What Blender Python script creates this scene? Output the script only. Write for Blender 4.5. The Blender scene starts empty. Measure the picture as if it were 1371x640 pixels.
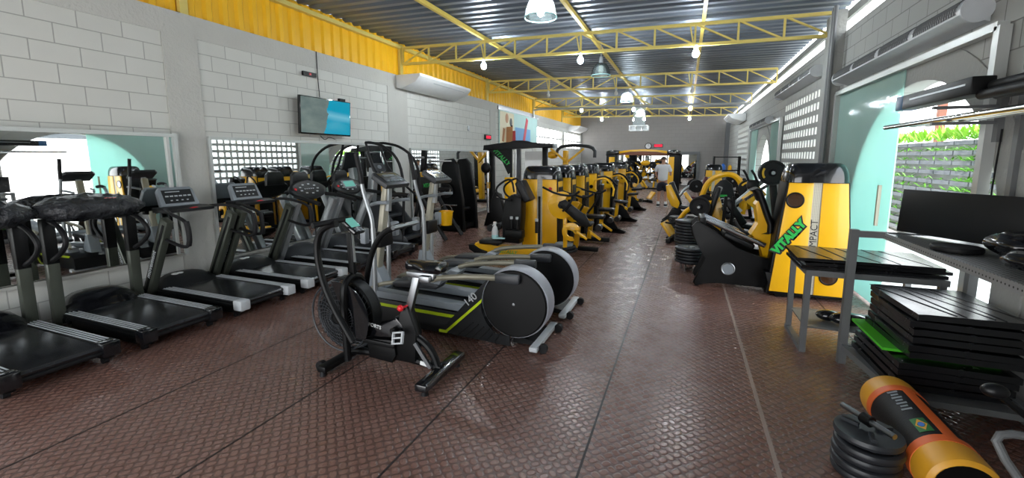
import bpy, bmesh, math, random
from mathutils import Vector, Matrix, Euler
random.seed(7)
SC = bpy.context.scene
COL = SC.collection
PI = math.pi
R = math.radians

# ------------------------------------------------------------------ materials
def lin(c):
    return tuple((v/12.92 if v <= .04045 else ((v+.055)/1.055)**2.4) for v in c)
def hx(s):
    return lin(tuple(int(s[i:i+2], 16)/255 for i in (0, 2, 4)))
class NT:
    def __init__(s, name):
        s.m = bpy.data.materials.new(name); s.m.use_nodes = True
        s.t = s.m.node_tree; s.t.nodes.clear()
        s.out = s.n('ShaderNodeOutputMaterial')
    def n(s, typ, **kw):
        nd = s.t.nodes.new(typ)
        for k, v in kw.items(): setattr(nd, k, v)
        return nd
    def l(s, a, b): s.t.links.new(a, b)
    def math(s, op, a, b=None, c=None):
        nd = s.n('ShaderNodeMath', operation=op)
        for i, v in enumerate((a, b, c)):
            if v is None: continue
            if isinstance(v, (int, float)): nd.inputs[i].default_value = v
            else: s.l(v, nd.inputs[i])
        return nd.outputs[0]
    def mix(s, f, a, b):
        nd = s.n('ShaderNodeMix', data_type='RGBA')
        for sock, v in ((nd.inputs[0], f), (nd.inputs[6], a), (nd.inputs[7], b)):
            if isinstance(v, (int, float)): sock.default_value = v
            elif isinstance(v, tuple): sock.default_value = (*v[:3], 1)
            else: s.l(v, sock)
        return nd.outputs[2]
    def bsdf(s, **kw):
        b = s.n('ShaderNodeBsdfPrincipled')
        for k, v in kw.items():
            k = k.replace('_', ' ')
            if isinstance(v, (int, float)): b.inputs[k].default_value = v
            elif isinstance(v, tuple): b.inputs[k].default_value = (*v[:3], 1)
            else: s.l(v, b.inputs[k])
        s.l(b.outputs[0], s.out.inputs[0]); return b
    def bump(s, b, h, strength=.3, dist=.01):
        bp = s.n('ShaderNodeBump'); bp.inputs['Strength'].default_value = strength; bp.inputs['Distance'].default_value = dist
        s.l(h, bp.inputs['Height']); s.l(bp.outputs[0], b.inputs['Normal'])
    def coords(s, kind='Object'):
        tc = s.n('ShaderNodeTexCoord'); return tc.outputs[kind]
    def noise(s, scale, vec=None, detail=3):
        nd = s.n('ShaderNodeTexNoise'); nd.inputs['Scale'].default_value = scale; nd.inputs['Detail'].default_value = detail
        if vec: s.l(vec, nd.inputs['Vector'])
        return nd.outputs['Fac']

def simple(name, col, rough=.5, metal=0., var=.12, scale=9., bump=0., spec=.5, coat=0.):
    t = NT(name); c = hx(col) if isinstance(col, str) else col
    f = t.noise(scale, t.coords())
    dark = tuple(v*(1-var) for v in c); light = tuple(min(1, v*(1+var)) for v in c)
    b = t.bsdf(Base_Color=t.mix(f, dark, light), Roughness=rough, Metallic=metal)
    b.inputs['Specular IOR Level'].default_value = spec
    b.inputs['Coat Weight'].default_value = coat
    r = t.math('MULTIPLY_ADD', f, .15, rough-.07); t.l(r, b.inputs['Roughness'])
    if bump: t.bump(b, t.noise(scale*12, t.coords()), bump, .004)
    return t.m
def emit(name, col, st):
    t = NT(name); e = t.n('ShaderNodeEmission'); e.inputs[0].default_value = (*col, 1); e.inputs[1].default_value = st
    t.l(e.outputs[0], t.out.inputs[0]); return t.m

M = {}
M['black'] = simple('black_paint', '090a0b', .42, spec=.22)
M['blacksoft'] = simple('black_vinyl', '0e0f11', .38, bump=.15, spec=.35)
M['rubber'] = simple('black_rubber', '101012', .55, bump=.2, spec=.3)
M['glossblack'] = simple('gloss_black_plastic', '0e0f12', .16, coat=.5)
M['darkgrey'] = simple('dark_grey_plastic', '2b2e32', .42)
M['charcoal'] = simple('charcoal_plastic', '141618', .4, spec=.3)
M['grey'] = simple('grey_plastic', '7f868c', .4)
M['lightgrey'] = simple('light_grey_plastic', 'b9bdc0', .4)
M['white'] = simple('white_plastic', 'e4e6e6', .35, var=.05)
M['chrome'] = simple('chrome', 'c8cacc', .16, 1., var=.04)
M['steel'] = simple('brushed_steel', '8d9093', .34, 1., var=.08)
M['silver'] = simple('silver_paint', '9da1a3', .35, .55)
M['upright'] = simple('grey_green_metal', '4d5149', .36, .45)
M['beige'] = simple('beige_paint', 'a8a493', .4, .2)
M['armpaint'] = simple('olive_grey_paint', '8a8676', .38, .3)
M['yellow'] = simple('yellow_paint', 'efb40a', .34, var=.05, coat=.3)
M['yellowsheet'] = simple('yellow_sheet', 'f6bd08', .42, var=.08, scale=3)
M['trussyellow'] = simple('truss_yellow_paint', 'd9c46a', .5, var=.12, scale=6)
M['purlin'] = simple('purlin_yellow_paint', 'dcc05a', .5, var=.1)
M['green'] = simple('green_lettering', '27b04a', .4, var=.05)
M['lime'] = simple('lime_trim', 'b7cf10', .4, var=.05)
M['red'] = simple('red_plastic', 'd8202a', .35, var=.05)
M['whiteink'] = simple('white_lettering', 'dfe1e0', .5, var=.03)
M['blackink'] = simple('black_lettering', '17181a', .5, var=.03)
M['limemat'] = simple('lime_green_mat', '46b51c', .6, var=.06)
M['orange'] = simple('orange_vinyl', 'e0662a', .45, var=.08)
M['bagyellow'] = simple('yellow_vinyl', 'dfa02a', .38, var=.08)
M['bluepad'] = simple('blue_vinyl', '1d4f78', .4)
M['blue'] = simple('blue_plastic', '2d6fd0', .3)
M['aqua'] = simple('pale_aqua_plastic', 'b5e4e6', .3, var=.05)
M['frame'] = simple('grey_frame_paint', '6d6f70', .5, .3)
M['galv'] = simple('galvanised_steel', '8a8c8c', .45, .6, var=.2)
M['aluminium'] = simple('white_aluminium', 'b9bcb9', .4, .3, var=.05)
M['skin'] = simple('skin', 'b98a70', .55)
M['shirt'] = simple('white_cotton', 'e3e4e6', .8, var=.04)
M['shorts'] = simple('dark_navy_cotton', '1e2230', .8)
M['hair'] = simple('grey_brown_hair', '4a4038', .7, var=.3, scale=40)
M['maroon'] = simple('maroon_vinyl', '5a1420', .45)
M['towel'] = simple('white_towel', 'd8d8d6', .9, var=.05)
M['smoke'] = simple('smoked_acrylic', '3a2412', .12, coat=1.)
M['plaster'] = None

def blocks_mat(name, axis, col, mortar, z0=0.05):
    t = NT(name); sp = t.n('ShaderNodeSeparateXYZ'); geo = t.n('ShaderNodeNewGeometry'); t.l(geo.outputs['Position'], sp.inputs[0])
    cb = t.n('ShaderNodeCombineXYZ')
    t.l(sp.outputs[axis], cb.inputs[0]); z = t.math('SUBTRACT', sp.outputs[2], z0); t.l(z, cb.inputs[1])
    br = t.n('ShaderNodeTexBrick', offset=.5)
    br.inputs['Scale'].default_value = 1; br.inputs['Brick Width'].default_value = .4; br.inputs['Row Height'].default_value = .2
    br.inputs['Mortar Size'].default_value = .006; br.inputs['Mortar Smooth'].default_value = .4
    c = hx(col)
    br.inputs['Color1'].default_value = (*c, 1); br.inputs['Color2'].default_value = (*[v*.96 for v in c], 1)
    br.inputs['Mortar'].default_value = (*hx(mortar), 1)
    t.l(cb.outputs[0], br.inputs['Vector'])
    n = t.noise(3.5, geo.outputs['Position'], 6)
    colr = t.mix(t.math('MULTIPLY', n, .22), br.outputs['Color'], tuple(v*.62 for v in c))
    b = t.bsdf(Base_Color=colr, Roughness=.8)
    h = t.math('ADD', t.math('MULTIPLY', br.outputs['Fac'], -1), t.math('MULTIPLY', t.noise(60, geo.outputs['Position']), .25))
    t.bump(b, h, .5, .006)
    return t.m
def plaster_mat(name, col, bump=.55, sc=26):
    t = NT(name); geo = t.n('ShaderNodeNewGeometry'); c = hx(col)
    n = t.noise(sc, geo.outputs['Position'], 6); n2 = t.noise(2.4, geo.outputs['Position'], 4)
    b = t.bsdf(Base_Color=t.mix(n2, tuple(v*.86 for v in c), c), Roughness=.85)
    t.bump(b, n, bump, .02); return t.m
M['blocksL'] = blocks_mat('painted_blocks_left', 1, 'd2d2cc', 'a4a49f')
M['blocksR'] = blocks_mat('painted_blocks_right_shaded', 1, 'a6a7a3', '747470')  # same paint as the left wall, its shade mixed into a darker colour
M['blocksB'] = blocks_mat('painted_blocks_back', 0, '9c9996', '908e8b')
M['plaster'] = plaster_mat('rough_plaster', 'c6c5bf')
M['plasterR'] = plaster_mat('rough_plaster_shaded', 'a3a4a0')  # darker copy of the plaster, carries the right wall's shade in its colour

def floor_mat():
    t = NT('brown_checker_rubber'); geo = t.n('ShaderNodeNewGeometry'); P = geo.outputs['Position']
    mp = t.n('ShaderNodeMapping'); mp.inputs['Rotation'].default_value = (0, 0, R(45)); mp.inputs['Scale'].default_value = (1/.052,)*3
    t.l(P, mp.inputs[0]); sp = t.n('ShaderNodeSeparateXYZ'); t.l(mp.outputs[0], sp.inputs[0])
    x, y = sp.outputs[0], sp.outputs[1]
    fx, fy = t.math('FLOOR', x), t.math('FLOOR', y)
    a = t.math('SUBTRACT', t.math('SUBTRACT', x, fx), .5); b_ = t.math('SUBTRACT', t.math('SUBTRACT', y, fy), .5)
    par = t.math('FLOORED_MODULO', t.math('ADD', fx, fy), 2.)
    ip = t.math('SUBTRACT', 1., par)
    u = t.math('ADD', t.math('MULTIPLY', a, par), t.math('MULTIPLY', b_, ip))
    v = t.math('ADD', t.math('MULTIPLY', b_, par), t.math('MULTIPLY', a, ip))
    au = t.math('DIVIDE', t.math('ABSOLUTE', u), .58); av = t.math('DIVIDE', t.math('ABSOLUTE', v), .42)
    d = t.math('SQRT', t.math('ADD', t.math('POWER', au, 2.6), t.math('POWER', av, 2.)))
    sm = t.n('ShaderNodeMapRange', interpolation_type='SMOOTHSTEP'); t.l(d, sm.inputs[0])
    sm.inputs[1].default_value = .55; sm.inputs[2].default_value = 1.1; sm.inputs[3].default_value = 1; sm.inputs[4].default_value = 0
    bar = sm.outputs[0]
    n = t.noise(.9, P, 5); n2 = t.noise(7, P, 5); n3 = t.noise(90, P, 2)
    base = t.mix(n, hx('76534a'), hx('8b6a60'))
    sx = t.n('ShaderNodeSeparateXYZ'); t.l(P, sx.inputs[0])
    lane = t.n('ShaderNodeTexWhiteNoise', noise_dimensions='1D'); t.l(t.math('FLOOR', t.math('ADD', sx.outputs[0], .45)), lane.inputs['W'])
    base = t.mix(t.math('MULTIPLY', lane.outputs['Value'], .5), base, hx('8a5446'))
    base = t.mix(t.math('MULTIPLY', n2, .35), base, hx('8f786c'))
    base = t.mix(t.math('MULTIPLY', bar, .85), t.mix(.55, base, hx('1f120f')), base)  # gaps between bars coloured dark, standing in for the shade of the relief
    rr = t.math('ADD', t.math('MULTIPLY_ADD', n2, .22, .22), t.math('MULTIPLY', bar, -.06))
    b = t.bsdf(Base_Color=base, Roughness=rr); b.inputs['Specular IOR Level'].default_value = .55
    h = t.math('ADD', t.math('MULTIPLY', bar, 1.), t.math('MULTIPLY', n3, .08))
    t.bump(b, h, .6, .004)
    return t.m
M['floor'] = floor_mat()

def roof_mat():
    t = NT('dark_metal_roof'); geo = t.n('ShaderNodeNewGeometry')
    mp = t.n('ShaderNodeMapping'); mp.inputs['Scale'].default_value = (.25, 3.2, 1); t.l(geo.outputs['Position'], mp.inputs[0])
    n = t.noise(1.6, mp.outputs[0], 5)
    b = t.bsdf(Base_Color=t.mix(n, hx('59616d'), hx('8c95a1')), Roughness=t.math('MULTIPLY_ADD', n, .25, .3), Metallic=.55)
    return t.m
M['roof'] = roof_mat()
def glass_mint(name='mint_frosted_glass', dens=.80):
    t = NT(name); tr = t.n('ShaderNodeBsdfTransparent'); tr.inputs[0].default_value = (*hx('cdeee8'), 1)
    df = t.n('ShaderNodeBsdfDiffuse'); df.inputs[0].default_value = (*hx('d8efe9'), 1)
    tl = t.n('ShaderNodeBsdfTranslucent'); tl.inputs[0].default_value = (*hx('b9dfd8'), 1)
    gl = t.n('ShaderNodeBsdfGlossy'); gl.inputs['Roughness'].default_value = .08
    n = t.noise(1.5, t.coords())
    m1 = t.n('ShaderNodeMixShader'); m1.inputs[0].default_value = .52; t.l(df.outputs[0], m1.inputs[1]); t.l(tl.outputs[0], m1.inputs[2])
    m2 = t.n('ShaderNodeMixShader'); t.l(t.math('MULTIPLY_ADD', n, .1, dens-.05), m2.inputs[0]); t.l(tr.outputs[0], m2.inputs[1]); t.l(m1.outputs[0], m2.inputs[2])
    m3 = t.n('ShaderNodeMixShader'); m3.inputs[0].default_value = .05; t.l(m2.outputs[0], m3.inputs[1]); t.l(gl.outputs[0], m3.inputs[2])
    t.l(m3.outputs[0], t.out.inputs[0]); return t.m
M['mint'] = glass_mint()
def clear_mat():
    t = NT('clear_acrylic'); tr = t.n('ShaderNodeBsdfTransparent'); tr.inputs[0].default_value = (.93, .97, .97, 1)
    gl = t.n('ShaderNodeBsdfGlossy'); gl.inputs['Roughness'].default_value = .06
    df = t.n('ShaderNodeBsdfTranslucent'); df.inputs[0].default_value = (.8, .9, .92, 1)
    fr = t.n('ShaderNodeFresnel'); fr.inputs[0].default_value = 1.45
    m0 = t.n('ShaderNodeMixShader'); t.l(t.math('MULTIPLY_ADD', t.noise(4, t.coords()), .06, .2), m0.inputs[0]); t.l(tr.outputs[0], m0.inputs[1]); t.l(df.outputs[0], m0.inputs[2])
    m = t.n('ShaderNodeMixShader'); t.l(fr.outputs[0], m.inputs[0]); t.l(m0.outputs[0], m.inputs[1]); t.l(gl.outputs[0], m.inputs[2])
    t.l(m.outputs[0], t.out.inputs[0]); return t.m
M['clear'] = clear_mat()
def milk_mat():
    t = NT('milky_backing_sheet'); tl = t.n('ShaderNodeBsdfTranslucent'); df = t.n('ShaderNodeBsdfDiffuse')
    t.l(t.mix(t.noise(2, t.coords()), (.86, .88, .88), (.95, .96, .96)), tl.inputs[0]); df.inputs[0].default_value = (.7, .71, .71, 1)
    m = t.n('ShaderNodeMixShader'); m.inputs[0].default_value = .9; t.l(df.outputs[0], m.inputs[1]); t.l(tl.outputs[0], m.inputs[2]); tr = t.n('ShaderNodeBsdfTransparent'); m2 = t.n('ShaderNodeMixShader'); m2.inputs[0].default_value = .4; t.l(m.outputs[0], m2.inputs[1]); t.l(tr.outputs[0], m2.inputs[2]); t.l(m2.outputs[0], t.out.inputs[0]); return t.m
M['milk'] = milk_mat()
M['rimgrey'] = simple('lavender_grey_plastic', '9fa2ab', .35)
M['flaggreen'] = simple('dark_green_print', '1f7030', .5)
def mirror_mat():
    t = NT('silvered_mirror')
    n = t.noise(2, t.coords())
    t.bsdf(Base_Color=t.mix(n, (.80, .83, .82), (.84, .87, .86)), Metallic=1., Roughness=.012)
    return t.m
M['mirror'] = mirror_mat()
def belt_mat():
    t = NT('treadmill_belt'); n = t.noise(5, t.coords(), 5); n2 = t.noise(160, t.coords(), 2)
    b = t.bsdf(Base_Color=t.mix(n, hx('131416'), hx('26272a')), Roughness=t.math('MULTIPLY_ADD', n, .2, .10)); t.bump(b, n2, .12, .002); return t.m
M['belt'] = belt_mat()
def wrap_mat():
    t = NT('black_plastic_wrap'); n = t.noise(13, t.coords(), 6)
    b = t.bsdf(Base_Color=t.mix(n, hx('1a1b1e'), hx('34363a')), Roughness=.22); t.bump(b, n, 1., .06); return t.m
M['wrap'] = wrap_mat()
def perf_mat(name, c0, c1, sc=70, metal=.5):
    t = NT(name); v = t.n('ShaderNodeTexVoronoi'); v.inputs['Scale'].default_value = sc; v.inputs['Randomness'].default_value = 0.
    t.l(t.coords(), v.inputs['Vector'])
    g = t.math('LESS_THAN', v.outputs['Distance'], .34)
    t.bsdf(Base_Color=t.mix(g, hx(c0), hx(c1)), Roughness=.4, Metallic=metal); return t.m
M['perf'] = perf_mat('perforated_steel', '9a9c9c', '2a2a2a', 34)
M['perfwhite'] = perf_mat('perforated_white_strip', 'c4bfae', '8d897c', 60, 0)
M['perfgrey'] = perf_mat('perforated_grey_panel', '55585b', '2b2d2f', 60, .3)
def tv_mat():
    t = NT('television_picture'); sp = t.n('ShaderNodeSeparateXYZ'); t.l(t.coords('Generated'), sp.inputs[0])
    y, z = sp.outputs[1], sp.outputs[2]
    n = t.noise(3.2, t.coords('Generated'), 4)
    edge = t.math('ADD', y, t.math('MULTIPLY', t.math('SUBTRACT', n, .5), .35))
    e2 = t.math('GREATER_THAN', t.math('SUBTRACT', edge, t.math('MULTIPLY', t.math('SUBTRACT', z, .5), .12)), .5)
    band = t.n('ShaderNodeMapRange'); t.l(t.math('ABSOLUTE', t.math('SUBTRACT', t.math('SUBTRACT', z, .62), t.math('MULTIPLY', y, -.12))), band.inputs[0])
    band.inputs[1].default_value = 0; band.inputs[2].default_value = .16; band.inputs[3].default_value = .45; band.inputs[4].default_value = 0
    sea = t.mix(band.outputs[0], hx('0397b8'), hx('9fdcec'))
    rock = t.mix(n, hx('2f4d52'), hx('8a9690'))
    em = t.n('ShaderNodeEmission'); t.l(t.mix(e2, rock, sea), em.inputs[0]); em.inputs[1].default_value = .46
    gl = t.n('ShaderNodeBsdfGlossy'); gl.inputs['Roughness'].default_value = .1
    m = t.n('ShaderNodeMixShader'); m.inputs[0].default_value = .05; t.l(em.outputs[0], m.inputs[1]); t.l(gl.outputs[0], m.inputs[2])
    t.l(m.outputs[0], t.out.inputs[0]); return t.m
M['tv'] = tv_mat()
M['lcd'] = emit('lcd_teal', hx('6fb3a8'), .42)
M['reddigits'] = emit('red_digits', hx('f0304a'), .6)
M['poster'] = simple('pale_aqua_poster', 'b9dcd8', .6, var=.08, scale=2)
M['postercream'] = simple('cream_poster', 'ece4c4', .6, var=.05, scale=2)
M['posterblue'] = simple('blue_print', '6fa6d6', .6, var=.1, scale=4)
M['postertan'] = simple('tan_print', 'c08a5e', .6, var=.15, scale=6)
M['posterpink'] = simple('pink_print', 'd0505e', .6, var=.1)
M['leaf'] = simple('green_leaves', '63a82a', .55, var=.4, scale=14)
M['leaf2'] = simple('bright_grass_leaves', '8fc23a', .55, var=.3, scale=14)
M['concrete'] = simple('pale_concrete', 'd5d3cc', .8, var=.06, scale=2)
M['outwall'] = simple('white_garden_wall', 'dcdcd6', .8, var=.04)
M['slate'] = simple('grey_planter', '6d7076', .6, var=.15)
M['brownpost'] = simple('brown_timber', '7a4a38', .6)
M['ledge'] = simple('pale_ledge', 'b9b9b3', .6, var=.08)
M['seam'] = simple('worn_seam', '9a877c', .5, var=.2, scale=4)
M['seamdark'] = simple('dark_seam', '1d1311', .6)
M['strap'] = simple('black_strap', '202124', .7)
M['bulb'] = emit('lit_bulb', (.86, .94, 1.), 260)
M['bulboff'] = simple('unlit_bulb', 'c9c9c2', .25)
M['bay'] = emit('lit_tube', (.86, .95, 1.), 150)
M['glowglass'] = None
M['stripe'] = simple('ribbed_grey_rail', 'c4c8cc', .3, .4)
M['platerubber'] = simple('grey_black_plate_rubber', '26282c', .42)
M['mat'] = simple('black_mat_vinyl', '0e0f12', .24)
M['yellowline'] = simple('plate_yellow_print', 'd9a818', .5)

# ------------------------------------------------------------------ mesh builder
class MB:
    def __init__(s): s.bm = bmesh.new(); s.flat = set()
    def _xf(s, vs, mat):
        if mat is not None:
            for v in vs: v.co = mat @ v.co
    def box(s, c, d, rot=None, bev=0., seg=2):
        r = bmesh.ops.create_cube(s.bm, size=1.); vs = r['verts']
        for v in vs: v.co = Vector((v.co.x*d[0], v.co.y*d[1], v.co.z*d[2]))
        if bev:
            es = list({e for v in vs for e in v.link_edges})
            b = bmesh.ops.bevel(s.bm, geom=es, offset=bev, segments=seg, profile=.5, affect='EDGES')
            vs = list({v for f in b['faces'] for v in f.verts} | {v for v in vs if v.is_valid})
        m = Matrix.Translation(Vector(c))
        if rot: m = m @ Euler(rot).to_matrix().to_4x4()
        s._xf(vs, m); return s
    def bar(s, p0, p1, w, h, bev=0., up=(0, 0, 1)):
        p0, p1 = Vector(p0), Vector(p1); d = p1-p0; L = d.length
        z = d.normalized(); u = Vector(up)
        if abs(z.dot(u)) > .98: u = Vector((1, 0, 0))
        x = u.cross(z).normalized(); y = z.cross(x)
        r = bmesh.ops.create_cube(s.bm, size=1.); vs = r['verts']
        for v in vs: v.co = Vector((v.co.x*w, v.co.y*h, v.co.z*L))
        if bev:
            es = list({e for v in vs for e in v.link_edges})
            b = bmesh.ops.bevel(s.bm, geom=es, offset=bev, segments=2, profile=.5, affect='EDGES')
            vs = list({v for f in b['faces'] for v in f.verts} | {v for v in vs if v.is_valid})
        m = Matrix((x, y, z)).transposed().to_4x4(); m.translation = (p0+p1)/2
        s._xf(vs, m); return s
    def cyl(s, p0, p1, r0, r1=None, n=16, caps=True):
        r1 = r0 if r1 is None else r1
        p0, p1 = Vector(p0), Vector(p1); z = (p1-p0).normalized()
        u = Vector((0, 0, 1)) if abs(z.z) < .9 else Vector((1, 0, 0))
        x = u.cross(z).normalized(); y = z.cross(x)
        A = [s.bm.verts.new(p0 + (x*math.cos(2*PI*i/n)+y*math.sin(2*PI*i/n))*r0) for i in range(n)]
        B = [s.bm.verts.new(p1 + (x*math.cos(2*PI*i/n)+y*math.sin(2*PI*i/n))*r1) for i in range(n)]
        for i in range(n): s.bm.faces.new((A[i], A[(i+1) % n], B[(i+1) % n], B[i]))
        if caps: s.bm.faces.new(A[::-1]); s.bm.faces.new(B)
        return s
    def tube(s, pts, r, n=8, smooth=0, closed=False):
        P = [Vector(p) for p in pts]
        for _ in range(smooth):                       # Chaikin corner cutting
            Q = [] if closed else [P[0]]
            m = len(P)
            for i in range(m if closed else m-1):
                a, b = P[i], P[(i+1) % m]
                Q += [a*.75+b*.25, a*.25+b*.75]
            if not closed: Q.append(P[-1])
            P = Q
        rr = r if isinstance(r, (list, tuple)) else None
        m = len(P); rings = []; t0 = None; x = None
        for i in range(m):
            if closed: t = (P[(i+1) % m]-P[i-1]).normalized()
            else: t = (P[min(i+1, m-1)]-P[max(i-1, 0)]).normalized()
            if x is None:
                u = Vector((0, 0, 1)) if abs(t.z) < .9 else Vector((1, 0, 0)); x = u.cross(t).normalized()
            else:
                x = (x - t*x.dot(t)).normalized()
            y = t.cross(x)
            ri = rr[0]+(rr[1]-rr[0])*i/(m-1) if rr else r
            rings.append([s.bm.verts.new(P[i]+(x*math.cos(2*PI*k/n)+y*math.sin(2*PI*k/n))*ri) for k in range(n)])
        for i in range(m if closed else m-1):
            a, b = rings[i], rings[(i+1) % m]
            for k in range(n): s.bm.faces.new((a[k], a[(k+1) % n], b[(k+1) % n], b[k]))
        if not closed: s.bm.faces.new(rings[0][::-1]); s.bm.faces.new(rings[-1])
        return s
    def prism(s, poly, axis, d0, d1, bev=0.):
        def P(u, v, d): return {'x': (d, u, v), 'y': (u, d, v), 'z': (u, v, d)}[axis]
        A = [s.bm.verts.new(P(u, v, d0)) for u, v in poly]; B = [s.bm.verts.new(P(u, v, d1)) for u, v in poly]
        n = len(poly); fs = [s.bm.faces.new(A[::-1]), s.bm.faces.new(B)]
        for i in range(n): fs.append(s.bm.faces.new((A[i], A[(i+1) % n], B[(i+1) % n], B[i])))
        if bev:
            es = list({e for f in fs[:2] for e in f.edges})
            bmesh.ops.bevel(s.bm, geom=es, offset=bev, segments=2, profile=.5, affect='EDGES')
        return s
    def loft(s, rings, cap=True, closed=True):
        V = [[s.bm.verts.new(p) for p in r] for r in rings]
        for a, b in zip(V, V[1:]):
            n = len(a)
            for k in range(n if closed else n-1): s.bm.faces.new((a[k], a[(k+1) % n], b[(k+1) % n], b[k]))
        if cap: s.bm.faces.new(V[0][::-1]); s.bm.faces.new(V[-1])
        return s
    def lathe(s, prof, c=(0, 0, 0), axis='z', n=24):
        c = Vector(c); rings = []
        for r, h in prof:
            ring = []
            for k in range(n):
                a = 2*PI*k/n; u, v = r*math.cos(a), r*math.sin(a)
                ring.append(c + Vector({'z': (u, v, h), 'x': (h, u, v), 'y': (u, h, v)}[axis]))
            rings.append(ring)
        return s.loft(rings)
    def ring(s, c, R0, r, axis='y', n=32, m=6):
        c = Vector(c); pts = []
        for k in range(n):
            a = 2*PI*k/n; u, v = R0*math.cos(a), R0*math.sin(a)
            pts.append(c + Vector({'z': (u, v, 0), 'x': (0, u, v), 'y': (u, 0, v)}[axis]))
        return s.tube(pts, r, m, closed=True)
    def ball(s, c, r, n=14):
        if isinstance(r, (int, float)): r = (r, r, r)
        q = bmesh.ops.create_uvsphere(s.bm, u_segments=n, v_segments=max(6, n*2//3), radius=1.)
        for v in q['verts']: v.co = Vector((c[0]+v.co.x*r[0], c[1]+v.co.y*r[1], c[2]+v.co.z*r[2]))
        return s
    def xf(s, m): bmesh.ops.transform(s.bm, matrix=m, verts=s.bm.verts); return s
    def build(s, name, mat, parent=None, ang=32, loc=None):
        bm = s.bm
        bmesh.ops.recalc_face_normals(bm, faces=bm.faces)
        ca = R(ang)
        for f in bm.faces: f.smooth = True
        for e in bm.edges:
            if len(e.link_faces) == 2:
                if e.calc_face_angle(0) > ca: e.smooth = False
            else: e.smooth = False
        me = bpy.data.meshes.new(name); bm.to_mesh(me); bm.free()
        o = bpy.data.objects.new(name, me); COL.objects.link(o)
        me.materials.append(M[mat] if isinstance(mat, str) else mat)
        if parent: o.parent = parent
        if loc: o.location = loc
        return o

def tag(o, label, cat, group=None, kind=None):
    o['label'] = label; o['category'] = cat
    if group: o['group'] = group
    if kind: o['kind'] = kind
    return o
def thing(name, loc, label, cat, group=None, rz=0.):
    o = bpy.data.objects.new(name, None); COL.objects.link(o); o.location = loc; o.rotation_euler = (0, 0, rz)
    o.empty_display_size = .2
    return tag(o, label, cat, group)
def struct(name, mb, mat, parent=None):
    o = mb.build(name, mat, parent)
    o['kind'] = 'structure'; return o
def kids(o): return [c for c in list(COL.objects) if c.parent == o]
def copy_tree(o, loc, label, rz=None):
    def cp(a, par):
        c = a.copy(); COL.objects.link(c); c.parent = par
        for ch in kids(a): cp(ch, c)
        return c
    r = cp(o, None); r.location = loc; r['label'] = label
    if rz is not None: r.rotation_euler = (0, 0, rz)
    return r
def text(body, name, mat, parent, loc, rot, size, extrude=.002, shear=0., label=None, off=0.):
    cu = bpy.data.curves.new(name, 'FONT'); cu.body = body; cu.size = size; cu.extrude = extrude; cu.shear = shear
    cu.offset = off; cu.align_x = 'CENTER'; cu.align_y = 'CENTER'
    tmp = bpy.data.objects.new(name, cu); COL.objects.link(tmp); dg = bpy.context.evaluated_depsgraph_get(); dg.update()
    me = bpy.data.meshes.new_from_object(tmp.evaluated_get(dg)); bpy.data.objects.remove(tmp); bpy.data.curves.remove(cu)
    me.name = name; me.materials.clear(); me.materials.append(M[mat])
    o = bpy.data.objects.new(name, me); COL.objects.link(o); o.parent = parent
    o.location = loc; o.rotation_euler = rot
    if label: o['label'] = label
    return o
def arc(cx, cy, r, a0, a1, n):
    return [(cx+r*math.cos(R(a0+(a1-a0)*i/n)), cy+r*math.sin(R(a0+(a1-a0)*i/n))) for i in range(n+1)]
# ------------------------------------------------------------------ camera (eye height, slight downward tilt)
cd = bpy.data.cameras.new('camera'); cam = bpy.data.objects.new('camera', cd); COL.objects.link(cam)
cd.sensor_width = 36; cd.lens = 36*585/1371; cd.shift_y = -30/1371; cd.clip_start = .05; cd.clip_end = 200
cam.location = (0, 0, 1.7); cam.rotation_euler = (R(90-7.69), 0, R(21.5)); SC.camera = cam

XL, XR, YB, Y0 = -6., 2.1, 26.8, -1.6
# ------------------------------------------------------------------ floor, roof, walls
struct('floor', MB().box(((XL+XR)/2, (YB+Y0)/2, -.05), (XR-XL+.4, YB-Y0, .1)), 'floor')
for i, x in enumerate((-3.42, -2.45, -1.45, -.46, .555, 1.55)):
    w = .024 if i == 4 else .013
    struct('trim_%d' % (i+1), MB().box((x, (YB+Y0)/2, .0008), (w, YB-Y0-.1, .0016)), 'seam' if i == 4 else 'seamdark')
# left wall (openings for the far windows)
wl = MB()
wl.box((XL-.1, (18.1+Y0)/2, 1.75), (.2, 18.1-Y0, 3.5))
wl.box((XL-.1, (18.1+YB)/2, 1.09), (.2, YB-18.1, 2.18)).box((XL-.1, (18.1+YB)/2, 3.28), (.2, YB-18.1, .44))
for a, b in ((22.35, 22.75), (26.6, 26.8)): wl.box((XL-.1, (a+b)/2, 2.62), (.2, b-a, .88))
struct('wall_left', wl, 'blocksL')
pl = MB()
pl.box((XL+.006, (Y0+YB)/2, 3.36), (.016, YB-Y0, .28))
for a, b, z in ((3.6, 4.02, 3.5), (7.95, 8.66, 3.5), (13.25, 13.7, 3.5), (17.5, 18.05, 3.5)): pl.box((XL+.006, (a+b)/2, 1.75), (.02, b-a, 3.5))
struct('wall_left_plaster', pl, 'plaster')
struct('trim_7', MB().box((XL+.03, (Y0+3.6)/2, .46), (.06, 3.6-Y0, .03)).box((XL+.03, 5.98, .30), (.06, 3.9, .03)), 'ledge')
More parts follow.
